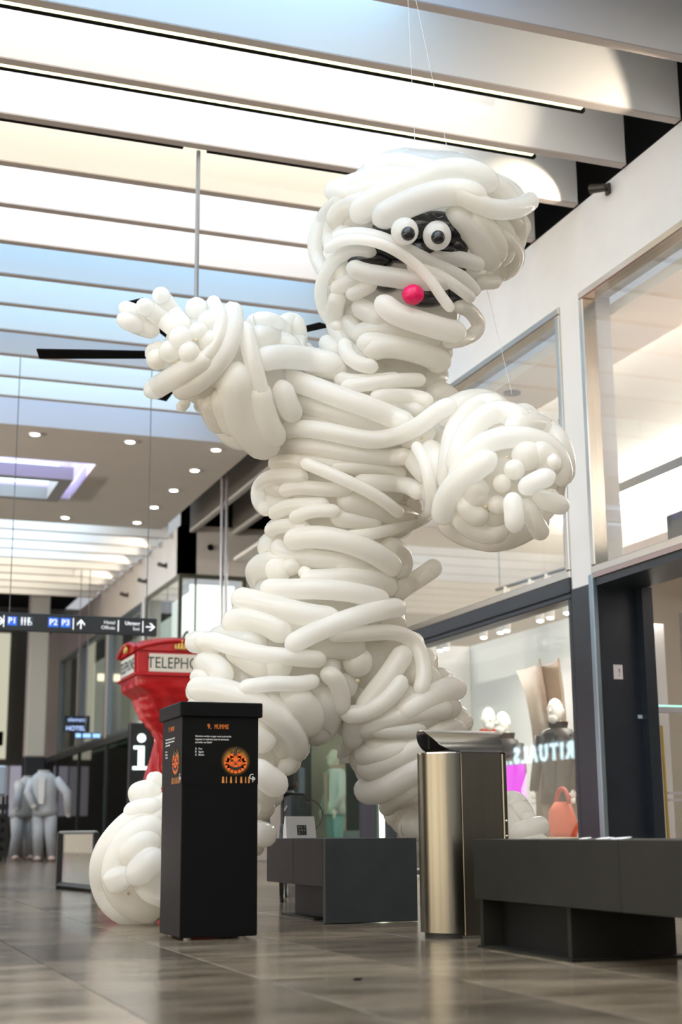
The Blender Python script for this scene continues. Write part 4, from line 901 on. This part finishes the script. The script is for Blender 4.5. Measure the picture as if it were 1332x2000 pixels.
def balloon(P, r, parent, m=None, taper=None, name='balloon', n=14):
    """a long balloon along path P with rounded ends"""
    P = np.asarray(P); L = np.r_[0, np.cumsum(np.linalg.norm(np.diff(P, axis=0), axis=1))]; T = L[-1]
    e = min(r*1.25, T*.35); N = int(np.clip(T/(r*.45), 8, 34)); u = np.linspace(0, math.pi, 7)
    s = np.unique(np.r_[e*(1-np.cos(np.linspace(.0, math.pi/2, 7))), np.linspace(e, T-e, N), T-e+e*np.sin(np.linspace(0, math.pi/2, 7))])
    Q = np.stack([np.interp(s, L, P[:, i]) for i in range(3)], 1)
    if len(Q) > 12:
        for _ in range(2): Q[1:-1] = (Q[:-2]+2*Q[1:-1]+Q[2:])/4
    rs = np.full(len(s), r, float)
    a = s < e; rs[a] = r*np.sqrt(np.clip(1-((e-s[a])/e)**2, 0, 1)); a = s > T-e; rs[a] = r*np.sqrt(np.clip(1-((s[a]-T+e)/e)**2, 0, 1))
    rs = np.maximum(rs, r*.06)
    if taper: rs *= np.interp(s/T, (0, 1), taper)
    vs, fs = tube_geo(list(Q), rs, n); return MB().add(vs, fs).build(name, m or bal, parent, smooth=True)
# core meshes
core = {}
def core_mesh(keys, name):
    mb = MB()
    for k in keys:
        ch = PRIM[k]; P = np.array([c[0] for c in ch]); R = np.array([c[1] for c in ch])
        d0 = (P[0]-P[1])/np.linalg.norm(P[0]-P[1]); d1 = (P[-1]-P[-2])/np.linalg.norm(P[-1]-P[-2])
        n = 6*len(ch)+1; t = np.linspace(0, len(ch)-1, n); C = np.stack([np.interp(t, range(len(ch)), P[:, i]) for i in range(3)], 1); RR = np.interp(t, range(len(ch)), R)
        for _ in range(2): C[1:-1] = (C[:-2]+2*C[1:-1]+C[2:])/4
        pts, rs = [], []
        for a in np.linspace(0, math.pi/2, 7)[:-1]: pts.append(C[0]+d0*R[0]*math.cos(a)*.97); rs.append(max(R[0]*math.sin(a), .01))
        pts += list(C); rs += list(RR)
        for a in np.linspace(math.pi/2, 0, 7)[1:]: pts.append(C[-1]+d1*R[-1]*math.cos(a)*.97); rs.append(max(R[-1]*math.sin(a), .01))
        vs, fs = tube_geo(pts, [r*.955 for r in rs], 28); mb.add(vs, fs)
    return mb.build(name, bal, mummy, smooth=True)
for nm, keys in PARTS.items():
    core[nm] = core_mesh(keys, {'left_arm': 'arm', 'right_arm': 'arm', 'left_leg': 'leg', 'right_leg': 'leg'}.get(nm, nm))
core['left_arm']['label'] = 'raised arm with spread balloon fingers'; core['right_arm']['label'] = 'arm ending in a fist pointing at the viewer'
# traced balloons: view windows give (x0, y0, scale) of the reading frame
FR = {'H': (560, 280, .3904), 'A': (200, 540, .3604), 'T': (500, 600, .3153), 'M': (460, 800, .3303), 'P': (340, 1060, .4655), 'R': (600, 1380, .3904), 'L': (480, 1380, .2553), 'F': (160, 1340, .3453), 'D': (760, 740, .3003)}
def pxs(fr, pts): x0, y0, s = FR[fr]; return [(x0+p[0]*s, y0+p[1]*s) for p in pts]
def tr(fr, part, r, pts, lift=None, push=None, m=None, keys=None, fat=1.16):
    x0, y0, s = FR[fr]; q = catmull(pxs(fr, pts), max(10, 6*len(pts))); segs = [g for k in (keys or PARTS[part]) for g in SEG[k]]
    rw = r*s*8.35/FPX*fat
    P = drape(q, segs, rw*.45 if lift is None else lift)
    if push is not None:
        v = (P-CP); v /= np.linalg.norm(v, axis=1)[:, None]; P = P-v*np.linspace(push[0], push[1], len(P))[:, None]
    return balloon(P, rw, core[part], m)
def ball(fr, part, x, y, r, m=None, push=0.0, sq=(1, 1, 1), name='balloon', keys=None):
    x0, y0, s = FR[fr]; segs = [g for k in (keys or PARTS[part]) for g in SEG[k]]; rw = r*s*8.3/FPX
    P = drape([(x0+x*s, y0+y*s)]*3, segs, rw*.35)[0]; v = (P-CP)/np.linalg.norm(P-CP); P = P-v*push
    return MB().ell(P, (rw*sq[0], rw*sq[1], rw*sq[2]), 22, 14, axes=(CR, -CF, CU)).build(name, m or bal, core[part], smooth=True)
ALLB = PARTS['torso']+PARTS['neck']
# ---- head
black_face = MB()
segH = [g for k in PARTS['head'] for g in SEG[k]]
fc0 = drape([(560+660*.3904, 280+560*.3904)]*3, segH, 0)[0]
vdir = (fc0-CP)/np.linalg.norm(fc0-CP)
S3 = 8.2/FPX*.3904
for (x, y, rx, ry) in ((600, 430, 170, 95), (740, 440, 150, 100), (840, 520, 70, 60), (420, 590, 115, 45), (620, 540, 240, 60), (760, 640, 140, 60), (700, 765, 120, 55), (820, 765, 90, 50), (500, 710, 60, 35)):
    c = drape([(560+x*.3904, 280+y*.3904)]*3, segH, .0)[0]
    MB().ell(c, (rx*S3, .105, ry*S3), 22, 12, axes=(CR, -CF, CU)).build('black_balloon', balk, core['head'], smooth=True)
for r, pts, lf in [
 (45, [(390, 130), (480, 105), (590, 100), (690, 125), (800, 150)], None),
 (48, [(225, 240), (330, 205), (470, 170), (620, 175), (740, 200)], None),
 (52, [(250, 330), (350, 260), (480, 220), (620, 230), (720, 270)], None),
 (55, [(230, 420), (290, 330), (400, 290), (520, 300)], None),
 (62, [(330, 390), (400, 320), (500, 260), (640, 200), (780, 150), (920, 150), (1050, 225)], .06),
 (52, [(740, 135), (880, 145), (1010, 195), (1100, 275), (1145, 380), (1145, 480), (1090, 590)], .03),
 (60, [(430, 400), (560, 325), (720, 262), (870, 245), (1000, 290)], .10),
 (44, [(800, 215), (920, 285), (1040, 330), (1150, 325), (1230, 283)], .12),
 (58, [(800, 330), (890, 400), (960, 480), (1010, 560), (1030, 620)], .05),
 (52, [(900, 350), (1000, 430), (1050, 510), (1040, 600)], .06),
 (48, [(1020, 390), (1090, 450), (1095, 530), (1050, 610)], .04),
 (38, [(950, 690), (1010, 695), (1060, 690)], .08),
 (34, [(300, 260), (205, 340), (150, 450), (142, 540), (175, 620), (240, 690)], .05),
 (40, [(330, 300), (250, 380), (220, 470), (240, 560)], .03),
 (40, [(215, 245), (280, 240), (330, 280)], .06),
 (45, [(230, 560), (290, 640), (280, 740)], .02), (50, [(320, 420), (260, 500), (250, 600), (290, 700)], .01),
 (36, [(230, 480), (330, 455), (450, 470), (600, 535), (760, 615), (880, 675), (955, 755)], .12),
 (27, [(190, 540), (260, 492), (360, 480), (480, 505), (600, 572), (700, 660), (770, 760), (830, 840)], .165),
 (34, [(450, 548), (330, 540), (240, 582), (190, 660), (168, 760), (200, 860), (270, 935)], .09),
 (50, [(300, 610), (400, 650), (540, 672), (700, 692), (830, 685)], .10),
 (40, [(700, 565), (820, 572), (920, 592), (985, 618)], .10),
 (30, [(600, 610), (720, 640), (810, 690), (880, 740), (935, 785)], .13),
 (58, [(450, 770), (540, 850), (680, 900), (820, 940), (885, 945)], .12),
 (38, [(840, 810), (895, 825), (935, 860), (962, 920), (900, 975), (780, 995)], .07),
 (42, [(230, 740), (300, 700), (400, 655), (470, 640)], .06), (38, [(300, 765), (370, 735), (450, 690)], .08),
 (46, [(265, 740), (235, 850), (255, 950), (320, 1040), (440, 1085)], .08),
 (55, [(330, 800), (420, 850), (520, 900)], .03), (50, [(290, 860), (340, 940), (430, 990)], .03)]:
    tr('H', 'head', r, pts, lf, keys=['head', 'jaw', 'neck'], fat=.98 if pts[0][1] > 440 else 1.12)
ball('H', 'head', 590, 440, 66, push=.13, name='eye'); ball('H', 'head', 752, 462, 68, push=.13, sq=(1, .9, 1.05), name='eye')
e1 = ball('H', 'head', 607, 452, 33, balk, push=.235, name='pupil'); e2 = ball('H', 'head', 757, 470, 33, balk, push=.235, name='pupil')
ball('H', 'head', 632, 757, 53, balp, push=.15, sq=(1, 1, .92), name='tongue')
tr('H', 'head', 6, [(730, 350), (752, 378), (785, 366)], .18, m=balk)
# ---- neck and shoulders
for r, pts, lf in [(46, [(330, 985), (420, 935), (540, 935), (660, 965), (760, 1005)], None), (52, [(380, 1050), (480, 1015), (600, 1025), (720, 1065), (800, 1105)], .07), (36, [(770, 1035), (800, 1055)], None), (38, [(190, 985), (215, 1015), (260, 1060)], None)]:
    tr('H', 'neck', r, pts, lf, keys=['neck', 'jaw', 'torso', 'shoulder'])
for r, pts, lf in [
 (60, [(30, 270), (150, 335), (300, 345), (450, 372), (560, 390)], None),
 (40, [(545, 200), (565, 290), (640, 350), (760, 375)], .07),
 (56, [(620, 225), (780, 222), (950, 252), (1080, 312), (1165, 390)], .08), (35, [(1130, 265), (1185, 285)], None),
 (40, [(480, 430), (600, 460), (760, 455), (900, 440)], None),
 (38, [(520, 495), (700, 475), (900, 452), (1050, 452)], .05),
 (42, [(700, 565), (860, 552), (1000, 562), (1085, 590)], .05), (45, [(760, 630), (900, 620), (1050, 640)], None),
 (58, [(40, 460), (150, 442), (300, 478), (500, 552), (700, 622), (900, 705), (960, 740)], .10),
 (52, [(150, 560), (280, 590), (450, 645), (650, 705), (850, 745)], .05),
 (48, [(120, 640), (250, 670), (420, 720), (600, 770)], .02),
 (48, [(110, 790), (250, 752), (450, 772), (700, 822), (850, 802), (1000, 742), (1130, 645), (1240, 592)], .10),
 (46, [(105, 885), (220, 855), (400, 872), (600, 912), (800, 935), (950, 920)], .05), (50, [(180, 960), (400, 960), (650, 985), (850, 1000)], .02),
 (50, [(900, 830), (1000, 800), (1100, 760)], .02), (55, [(940, 900), (1020, 1000), (1080, 1060)], .01)]:
    tr('T', 'torso', r, pts, lf, keys=['torso', 'shoulder', 'neck', 'arm_r'])
# ---- torso
for r, pts, lf in [
 (42, [(215, 330), (300, 300), (420, 310)], .03), (44, [(240, 250), (330, 225), (500, 240), (700, 270), (900, 285)], .03),
 (36, [(550, 345), (700, 335), (850, 345), (1005, 385)], .04), (32, [(385, 305), (520, 362), (680, 432), (850, 522), (985, 625)], .11),
 (40, [(195, 600), (140, 545), (140, 460), (210, 400), (320, 392), (430, 405)], .05), (38, [(265, 485), (380, 462), (540, 472), (700, 470)], .05),
 (44, [(690, 432), (850, 432), (1000, 445), (1100, 495)], .06), (40, [(210, 625), (300, 578), (420, 565), (560, 565)], .05),
 (34, [(320, 650), (450, 602), (620, 597)], .08), (58, [(600, 525), (760, 575), (900, 610), (1050, 640)], .02), (40, [(1045, 530), (1060, 600), (1030, 665)], .03),
 (48, [(560, 640), (700, 650), (860, 690)], .02), (38, [(190, 725), (260, 692), (360, 692), (450, 722)], .05),
 (58, [(290, 785), (420, 755), (580, 765), (760, 822), (900, 902), (955, 975)], .08),
 (31, [(640, 752), (800, 737), (950, 702), (1080, 665), (1148, 600), (1160, 500), (1120, 310), (1060, 200)], .07),
 (52, [(870, 790), (970, 845), (990, 920), (960, 985)], .03), (48, [(250, 770), (280, 850), (450, 880), (650, 910), (800, 950)], .02),
 (60, [(195, 945), (320, 950)], None), (50, [(320, 895), (340, 970)], None), (50, [(450, 945), (400, 1010)], None),
 (50, [(380, 1005), (550, 1000), (700, 992), (880, 1025), (930, 1095)], .04), (46, [(560, 900), (700, 950), (860, 990)], .02),
 (52, [(150, 1055), (300, 1062), (500, 1062), (700, 1082), (900, 1135)], .08)]:
    tr('M', 'torso', r, pts, lf, keys=['torso', 'shoulder', 'arm_r', 'leg_l'])
o = tr('M', 'torso', 50, [(950, 1085), (1080, 1000), (1215, 905)], .04)
# ---- hips and thighs
HK = ['torso', 'leg_l', 'hip_l', 'leg_r']
for part, r, pts, lf in [
 ('torso', 42, [(255, 228), (400, 262), (550, 302), (700, 322)], .08), ('torso', 38, [(240, 300), (420, 330), (620, 360), (760, 370)], .02),
 ('torso', 36, [(465, 442), (600, 372), (760, 312), (900, 277), (960, 275)], .12), ('left_leg', 46, [(205, 345), (300, 322), (400, 342), (490, 405)], .05),
 ('left_leg', 31, [(100, 420), (170, 412), (250, 438), (380, 470), (520, 482), (640, 492)], .10), ('left_leg', 40, [(65, 425), (120, 415), (190, 440)], .07),
 ('left_leg', 42, [(110, 500), (180, 522), (225, 595)], None), ('left_leg', 32, [(85, 565), (160, 565)], None), ('left_leg', 45, [(230, 430), (330, 500), (420, 545)], .03),
 ('left_leg', 44, [(70, 612), (180, 615), (300, 655), (420, 722), (500, 805), (520, 905)], .07), ('left_leg', 27, [(270, 612), (400, 592), (520, 592), (610, 577)], .11),
 ('left_leg', 34, [(620, 532), (682, 582), (702, 662), (690, 725)], .10), ('torso', 29, [(640, 385), (780, 382), (900, 376), (990, 402), (1040, 482), (1045, 580), (1020, 640)], .10),
 ('right_leg', 40, [(980, 440), (900, 560), (830, 650), (780, 725)], .09), ('right_leg', 33, [(700, 722), (800, 712), (900, 652), (970, 560)], .12),
 ('left_leg', 62, [(600, 610), (635, 700), (610, 780), (560, 800)], .03), ('left_leg', 62, [(450, 620), (545, 700), (570, 800)], .04), ('left_leg', 50, [(350, 660), (460, 730), (520, 840)], .03),
 ('right_leg', 52, [(970, 500), (1040, 560), (1110, 610)], .0), ('right_leg', 43, [(930, 730), (1050, 662), (1150, 612), (1205, 622)], .07), ('right_leg', 42, [(980, 770), (1100, 705), (1185, 685)], .03),
 ('right_leg', 36, [(1170, 790), (1225, 745)], .03), ('right_leg', 42, [(1040, 800), (1150, 782), (1215, 800)], .03), ('right_leg', 34, [(800, 772), (930, 785), (1060, 782)], .06),
 ('right_leg', 40, [(765, 710), (750, 800), (760, 860)], .08), ('right_leg', 45, [(770, 895), (900, 872), (1010, 842)], .05), ('right_leg', 60, [(860, 620), (960, 660), (1040, 720)], .0),
 ('torso', 48, [(560, 420), (680, 430), (800, 450)], .02), ('torso', 40, [(860, 300), (930, 340), (950, 390)], .02)]:
    tr('P', part, r, pts, lf, keys=HK)
for x, y, r in ((770, 500, 62), (720, 600, 52), (430, 510, 66), (660, 520, 40)): ball('P', 'torso', x, y, r, keys=HK)
# ---- right leg and foot
for r, pts, lf in [(55, [(188, 200), (215, 235)], None), (32, [(150, 35), (300, 22), (400, 12)], .05), (48, [(255, 130), (400, 65), (560, 25), (720, 10)], .06), (52, [(290, 190), (420, 205), (560, 160), (700, 100)], .03),
 (62, [(265, 300), (350, 300), (450, 250), (560, 200), (700, 150)], .05), (58, [(258, 400), (330, 425), (430, 382), (560, 300), (700, 240)], .08), (36, [(385, 520), (440, 472), (560, 395)], .06), (55, [(400, 470), (520, 430), (660, 380)], .02),
 (75, [(470, 560), (520, 590), (600, 560)], .0), (60, [(500, 640), (600, 680), (700, 700)], .0), (60, [(760, 200), (720, 330), (690, 450)], .0), (60, [(560, 520), (660, 480), (740, 420)], .0)]:
    tr('R', 'right_leg', r, pts, lf)
for r, pts, pu in [(58, [(1000, 440), (1055, 510), (1090, 580)], (0, 0)), (30, [(1080, 575), (1135, 535)], (.03, .06)), (46, [(1010, 640), (1110, 612), (1208, 590)], (.06, .12)), (60, [(960, 520), (1010, 600), (1040, 660)], (0, 0)), (48, [(1010, 720), (1100, 690), (1190, 680)], (.04, .08)), (60, [(900, 640), (960, 720), (1040, 760)], (0, 0))]:
    tr('R', 'right_leg', r, pts, .02, pu, keys=['foot_r'])
# ---- left leg and foot
for r, pts, lf in [(56, [(250, 20), (365, 120), (392, 250), (345, 400), (265, 520)], .06), (75, [(90, 80), (220, 150), (290, 270), (260, 400)], .03), (90, [(0, 200), (110, 240), (180, 330)], .04), (88, [(0, 440), (120, 520), (285, 635)], .10),
 (72, [(40, 620), (130, 700), (150, 800)], .02), (80, [(0, 940), (100, 970), (165, 985)], .06), (50, [(20, 1010), (70, 1070), (115, 1115)], .05), (105, [(450, 60), (545, 150), (520, 190)], .0), (80, [(-100, 600), (0, 720), (60, 860)], .0)]:
    tr('L', 'left_leg', r, pts, lf)
for r, pts, lf, pu in [(58, [(270, 650), (340, 605), (450, 590)], .03, None), (42, [(370, 540), (450, 530)], .02, None), (42, [(235, 730), (330, 690), (450, 680)], .05, None),
 (58, [(470, 715), (330, 738), (235, 805), (150, 910), (112, 1020), (122, 1140), (185, 1245), (295, 1300), (430, 1310)], .0, None),
 (62, [(470, 800), (330, 815), (245, 890), (195, 985), (185, 1090), (235, 1200), (340, 1262), (450, 1270)], .05, None),
 (58, [(450, 880), (340, 890), (270, 950), (245, 1020)], .07, None), (62, [(470, 950), (375, 1000), (310, 1070), (285, 1125)], .13, None), (70, [(185, 1020), (208, 1085), (245, 1150)], .09, None), (100, [(430, 1120), (390, 1190)], .06, None), (60, [(250, 1000), (300, 960), (380, 940)], .03, None)]:
    tr('F', 'left_leg', r, pts, lf, pu, keys=['foot_l', 'leg_l'])
# ---- raised left arm and hand
AK = ['arm_l', 'torso', 'shoulder']
for r, pts, lf in [
 (31, [(595, 125), (640, 230), (605, 380), (510, 480), (400, 560)], .10), (48, [(690, 135), (708, 240), (680, 380), (600, 500), (490, 590), (400, 625)], .08), (40, [(765, 255), (800, 400), (840, 560), (870, 690)], .07),
 (40, [(780, 265), (880, 235), (960, 270), (1010, 340)], .0), (36, [(950, 320), (995, 240), (1055, 250), (1070, 340), (1060, 420)], .02), (58, [(800, 335), (900, 335), (1010, 385), (1070, 430)], .04),
 (56, [(830, 460), (950, 435), (1080, 442), (1200, 462), (1300, 490)], .06), (45, [(580, 650), (610, 760), (660, 845)], .02), (36, [(545, 640), (585, 760), (640, 845)], .01), (62, [(640, 600), (680, 740), (740, 860)], .03),
 (85, [(740, 460), (720, 620), (770, 790), (860, 890), (930, 930)], .03), (60, [(840, 560), (860, 700), (900, 820), (960, 900)], .05), (52, [(960, 560), (1000, 680), (1050, 780)], .02), (26, [(425, 710), (470, 665)], .0), (26, [(520, 735), (530, 670)], .0),
 (50, [(240, 635), (330, 580), (450, 510), (600, 430)], .09), (60, [(600, 560), (680, 560), (740, 480)], .02)]:
    tr('A', 'left_arm', r, pts, lf, keys=AK)
for r, pts, pu in [(34, [(300, 245), (180, 192), (92, 160)], (.02, .05)), (38, [(310, 305), (180, 265), (82, 215)], (.05, .12)), (40, [(410, 300), (290, 205), (200, 145)], (.05, .12)), (40, [(460, 290), (370, 180), (310, 92)], (.02, .05)), (52, [(340, 400), (270, 430), (250, 450)], (.0, .05)), (48, [(330, 440), (270, 455)], (.10, .16))]:
    tr('A', 'left_arm', r, pts, .02, pu, keys=['arm_l'])
for x, y, r, p_ in ((425, 335, 62, .06), (365, 405, 56, .07), (470, 412, 56, .08), (510, 175, 60, .0), (590, 260, 76, .02), (590, 360, 66, .04), (520, 300, 50, .05)): ball('A', 'left_arm', x, y, r, push=p_, keys=['arm_l'])
# ---- fist arm
DK = ['arm_r']
for r, pts, lf in [
 (62, [(385, 740), (400, 500), (445, 310), (540, 200), (640, 160), (740, 195)], .0), (62, [(430, 640), (475, 430), (570, 285), (700, 215), (830, 245), (900, 290)], .02), (60, [(760, 335), (900, 290), (1035, 335), (1110, 430), (1140, 560), (1120, 680)], .0),
 (58, [(405, 900), (425, 750), (475, 570), (565, 455), (720, 385), (900, 385), (1040, 440), (1115, 560), (1120, 700)], .05), (64, [(345, 920), (372, 785), (470, 655), (600, 555), (700, 492)], .10),
 (62, [(335, 890), (410, 970), (520, 1025), (640, 1050), (760, 1040), (900, 975), (1030, 880)], .01), (60, [(440, 850), (510, 950), (640, 1000), (780, 980)], .06), (60, [(470, 760), (540, 860), (640, 930)], .08), (70, [(600, 640), (560, 740), (590, 830)], .05), (70, [(900, 450), (1020, 520), (1060, 640)], .05), (60, [(1080, 720), (1000, 850), (880, 930)], .05), (60, [(250, 420), (320, 560), (330, 720)], .0)]:
    tr('D', 'right_arm', r, pts, lf, keys=DK)
for r, pts, pu in [(58, [(800, 740), (812, 890), (820, 1000)], (.08, .26)), (56, [(870, 780), (935, 910), (995, 1015)], (.06, .22)), (58, [(850, 730), (980, 655), (1085, 625)], (.08, .24)), (58, [(930, 760), (1050, 800), (1135, 830)], (.06, .20)), (52, [(1030, 560), (1110, 525)], (.04, .12))]:
    tr('D', 'right_arm', r, pts, .05, pu, keys=DK, fat=1.0)
for x, y, r, p_ in ((815, 590, 62, .04), (735, 680, 55, .03), (895, 500, 92, .0), (705, 820, 60, .02), (690, 905, 62, .0), (600, 800, 74, .0)): ball('D', 'right_arm', x, y, r, push=p_, keys=DK)
# ---- wraps running round the back of every limb
rw_ = random.Random(11)
def wraps(key, part, n, r, spread=1.0):
    ch = PRIM[key]; away = CF
    for i in range(n):
        t = (i+.5)/n*(len(ch)-1); j = min(int(t), len(ch)-2); f = t-j
        c = ch[j][0]*(1-f)+ch[j+1][0]*f; R = (ch[j][1]*(1-f)+ch[j+1][1]*f)*rw_.uniform(.95, 1.03)
        ax = ch[j+1][0]-ch[j][0]; ax /= np.linalg.norm(ax); u = away-ax*(away@ax)
        if np.linalg.norm(u) < .25: u = CU-ax*(CU@ax)
        u /= np.linalg.norm(u); v = np.cross(ax, u); span = math.radians(rw_.uniform(215, 290)); th0 = math.radians(rw_.uniform(-25, 25)); tilt = rw_.uniform(-.22, .22)*R*spread; ph = rw_.uniform(0, 6.28); pit = rw_.uniform(-.05, .05)
        P = [c+u*R*math.cos(a)+v*R*math.sin(a)+ax*(tilt*math.cos(a-ph)+pit*a) for a in th0+np.linspace(-span/2, span/2, 26)]
        balloon(np.array(P), r*rw_.uniform(.88, 1.12), core[part])
PRIM['headv'] = [(at(x, y, d), r*d/FPX) for x, y, d, r in ((838, 405, 8.5, 150), (835, 440, 8.5, 185), (825, 510, 8.45, 170))]
wraps('headv', 'head', 6, .075, .3); wraps('jaw', 'head', 4, .075); wraps('neck', 'neck', 4, .07); wraps('torso', 'torso', 17, .075); wraps('arm_l', 'left_arm', 9, .07); wraps('arm_r', 'right_arm', 7, .08)
wraps('leg_l', 'left_leg', 12, .08); wraps('leg_r', 'right_leg', 11, .08); wraps('foot_l', 'left_leg', 3, .09); wraps('foot_r', 'right_leg', 4, .07)
# tied ends
for fr_k, part, x, y, ks in (('D', 'right_arm', 768, 510, DK), ('D', 'right_arm', 610, 850, DK), ('D', 'right_arm', 630, 830, DK), ('F', 'left_leg', 262, 1172, ['foot_l']), ('T', 'torso', 1025, 812, ['torso', 'shoulder', 'arm_r']), ('A', 'left_arm', 508, 345, ['arm_l']), ('A', 'left_arm', 400, 465, ['arm_l']), ('P', 'torso', 770, 580, HK)):
    ball(fr_k, part, x, y, 9, knot_m, push=.10, name='knot', keys=ks)
# hanging threads
thr = mat('clear_thread', (.75, .75, .75), .3)
hp = at(812, 312, 8.45); hp2 = at(878, 312, 8.45); ap = at(1000, 770, 8.0)
for nm_, a, b in (('head', hp, (hp[0]-.05, hp[1], 6.2)), ('head', hp2, (hp2[0]-.35, hp2[1], 6.2)), ('right_arm', ap, tuple(at(945, 540, 8.5)))):
    MB().tube([a, b], .0013, 5).build('thread', thr, core[nm_])
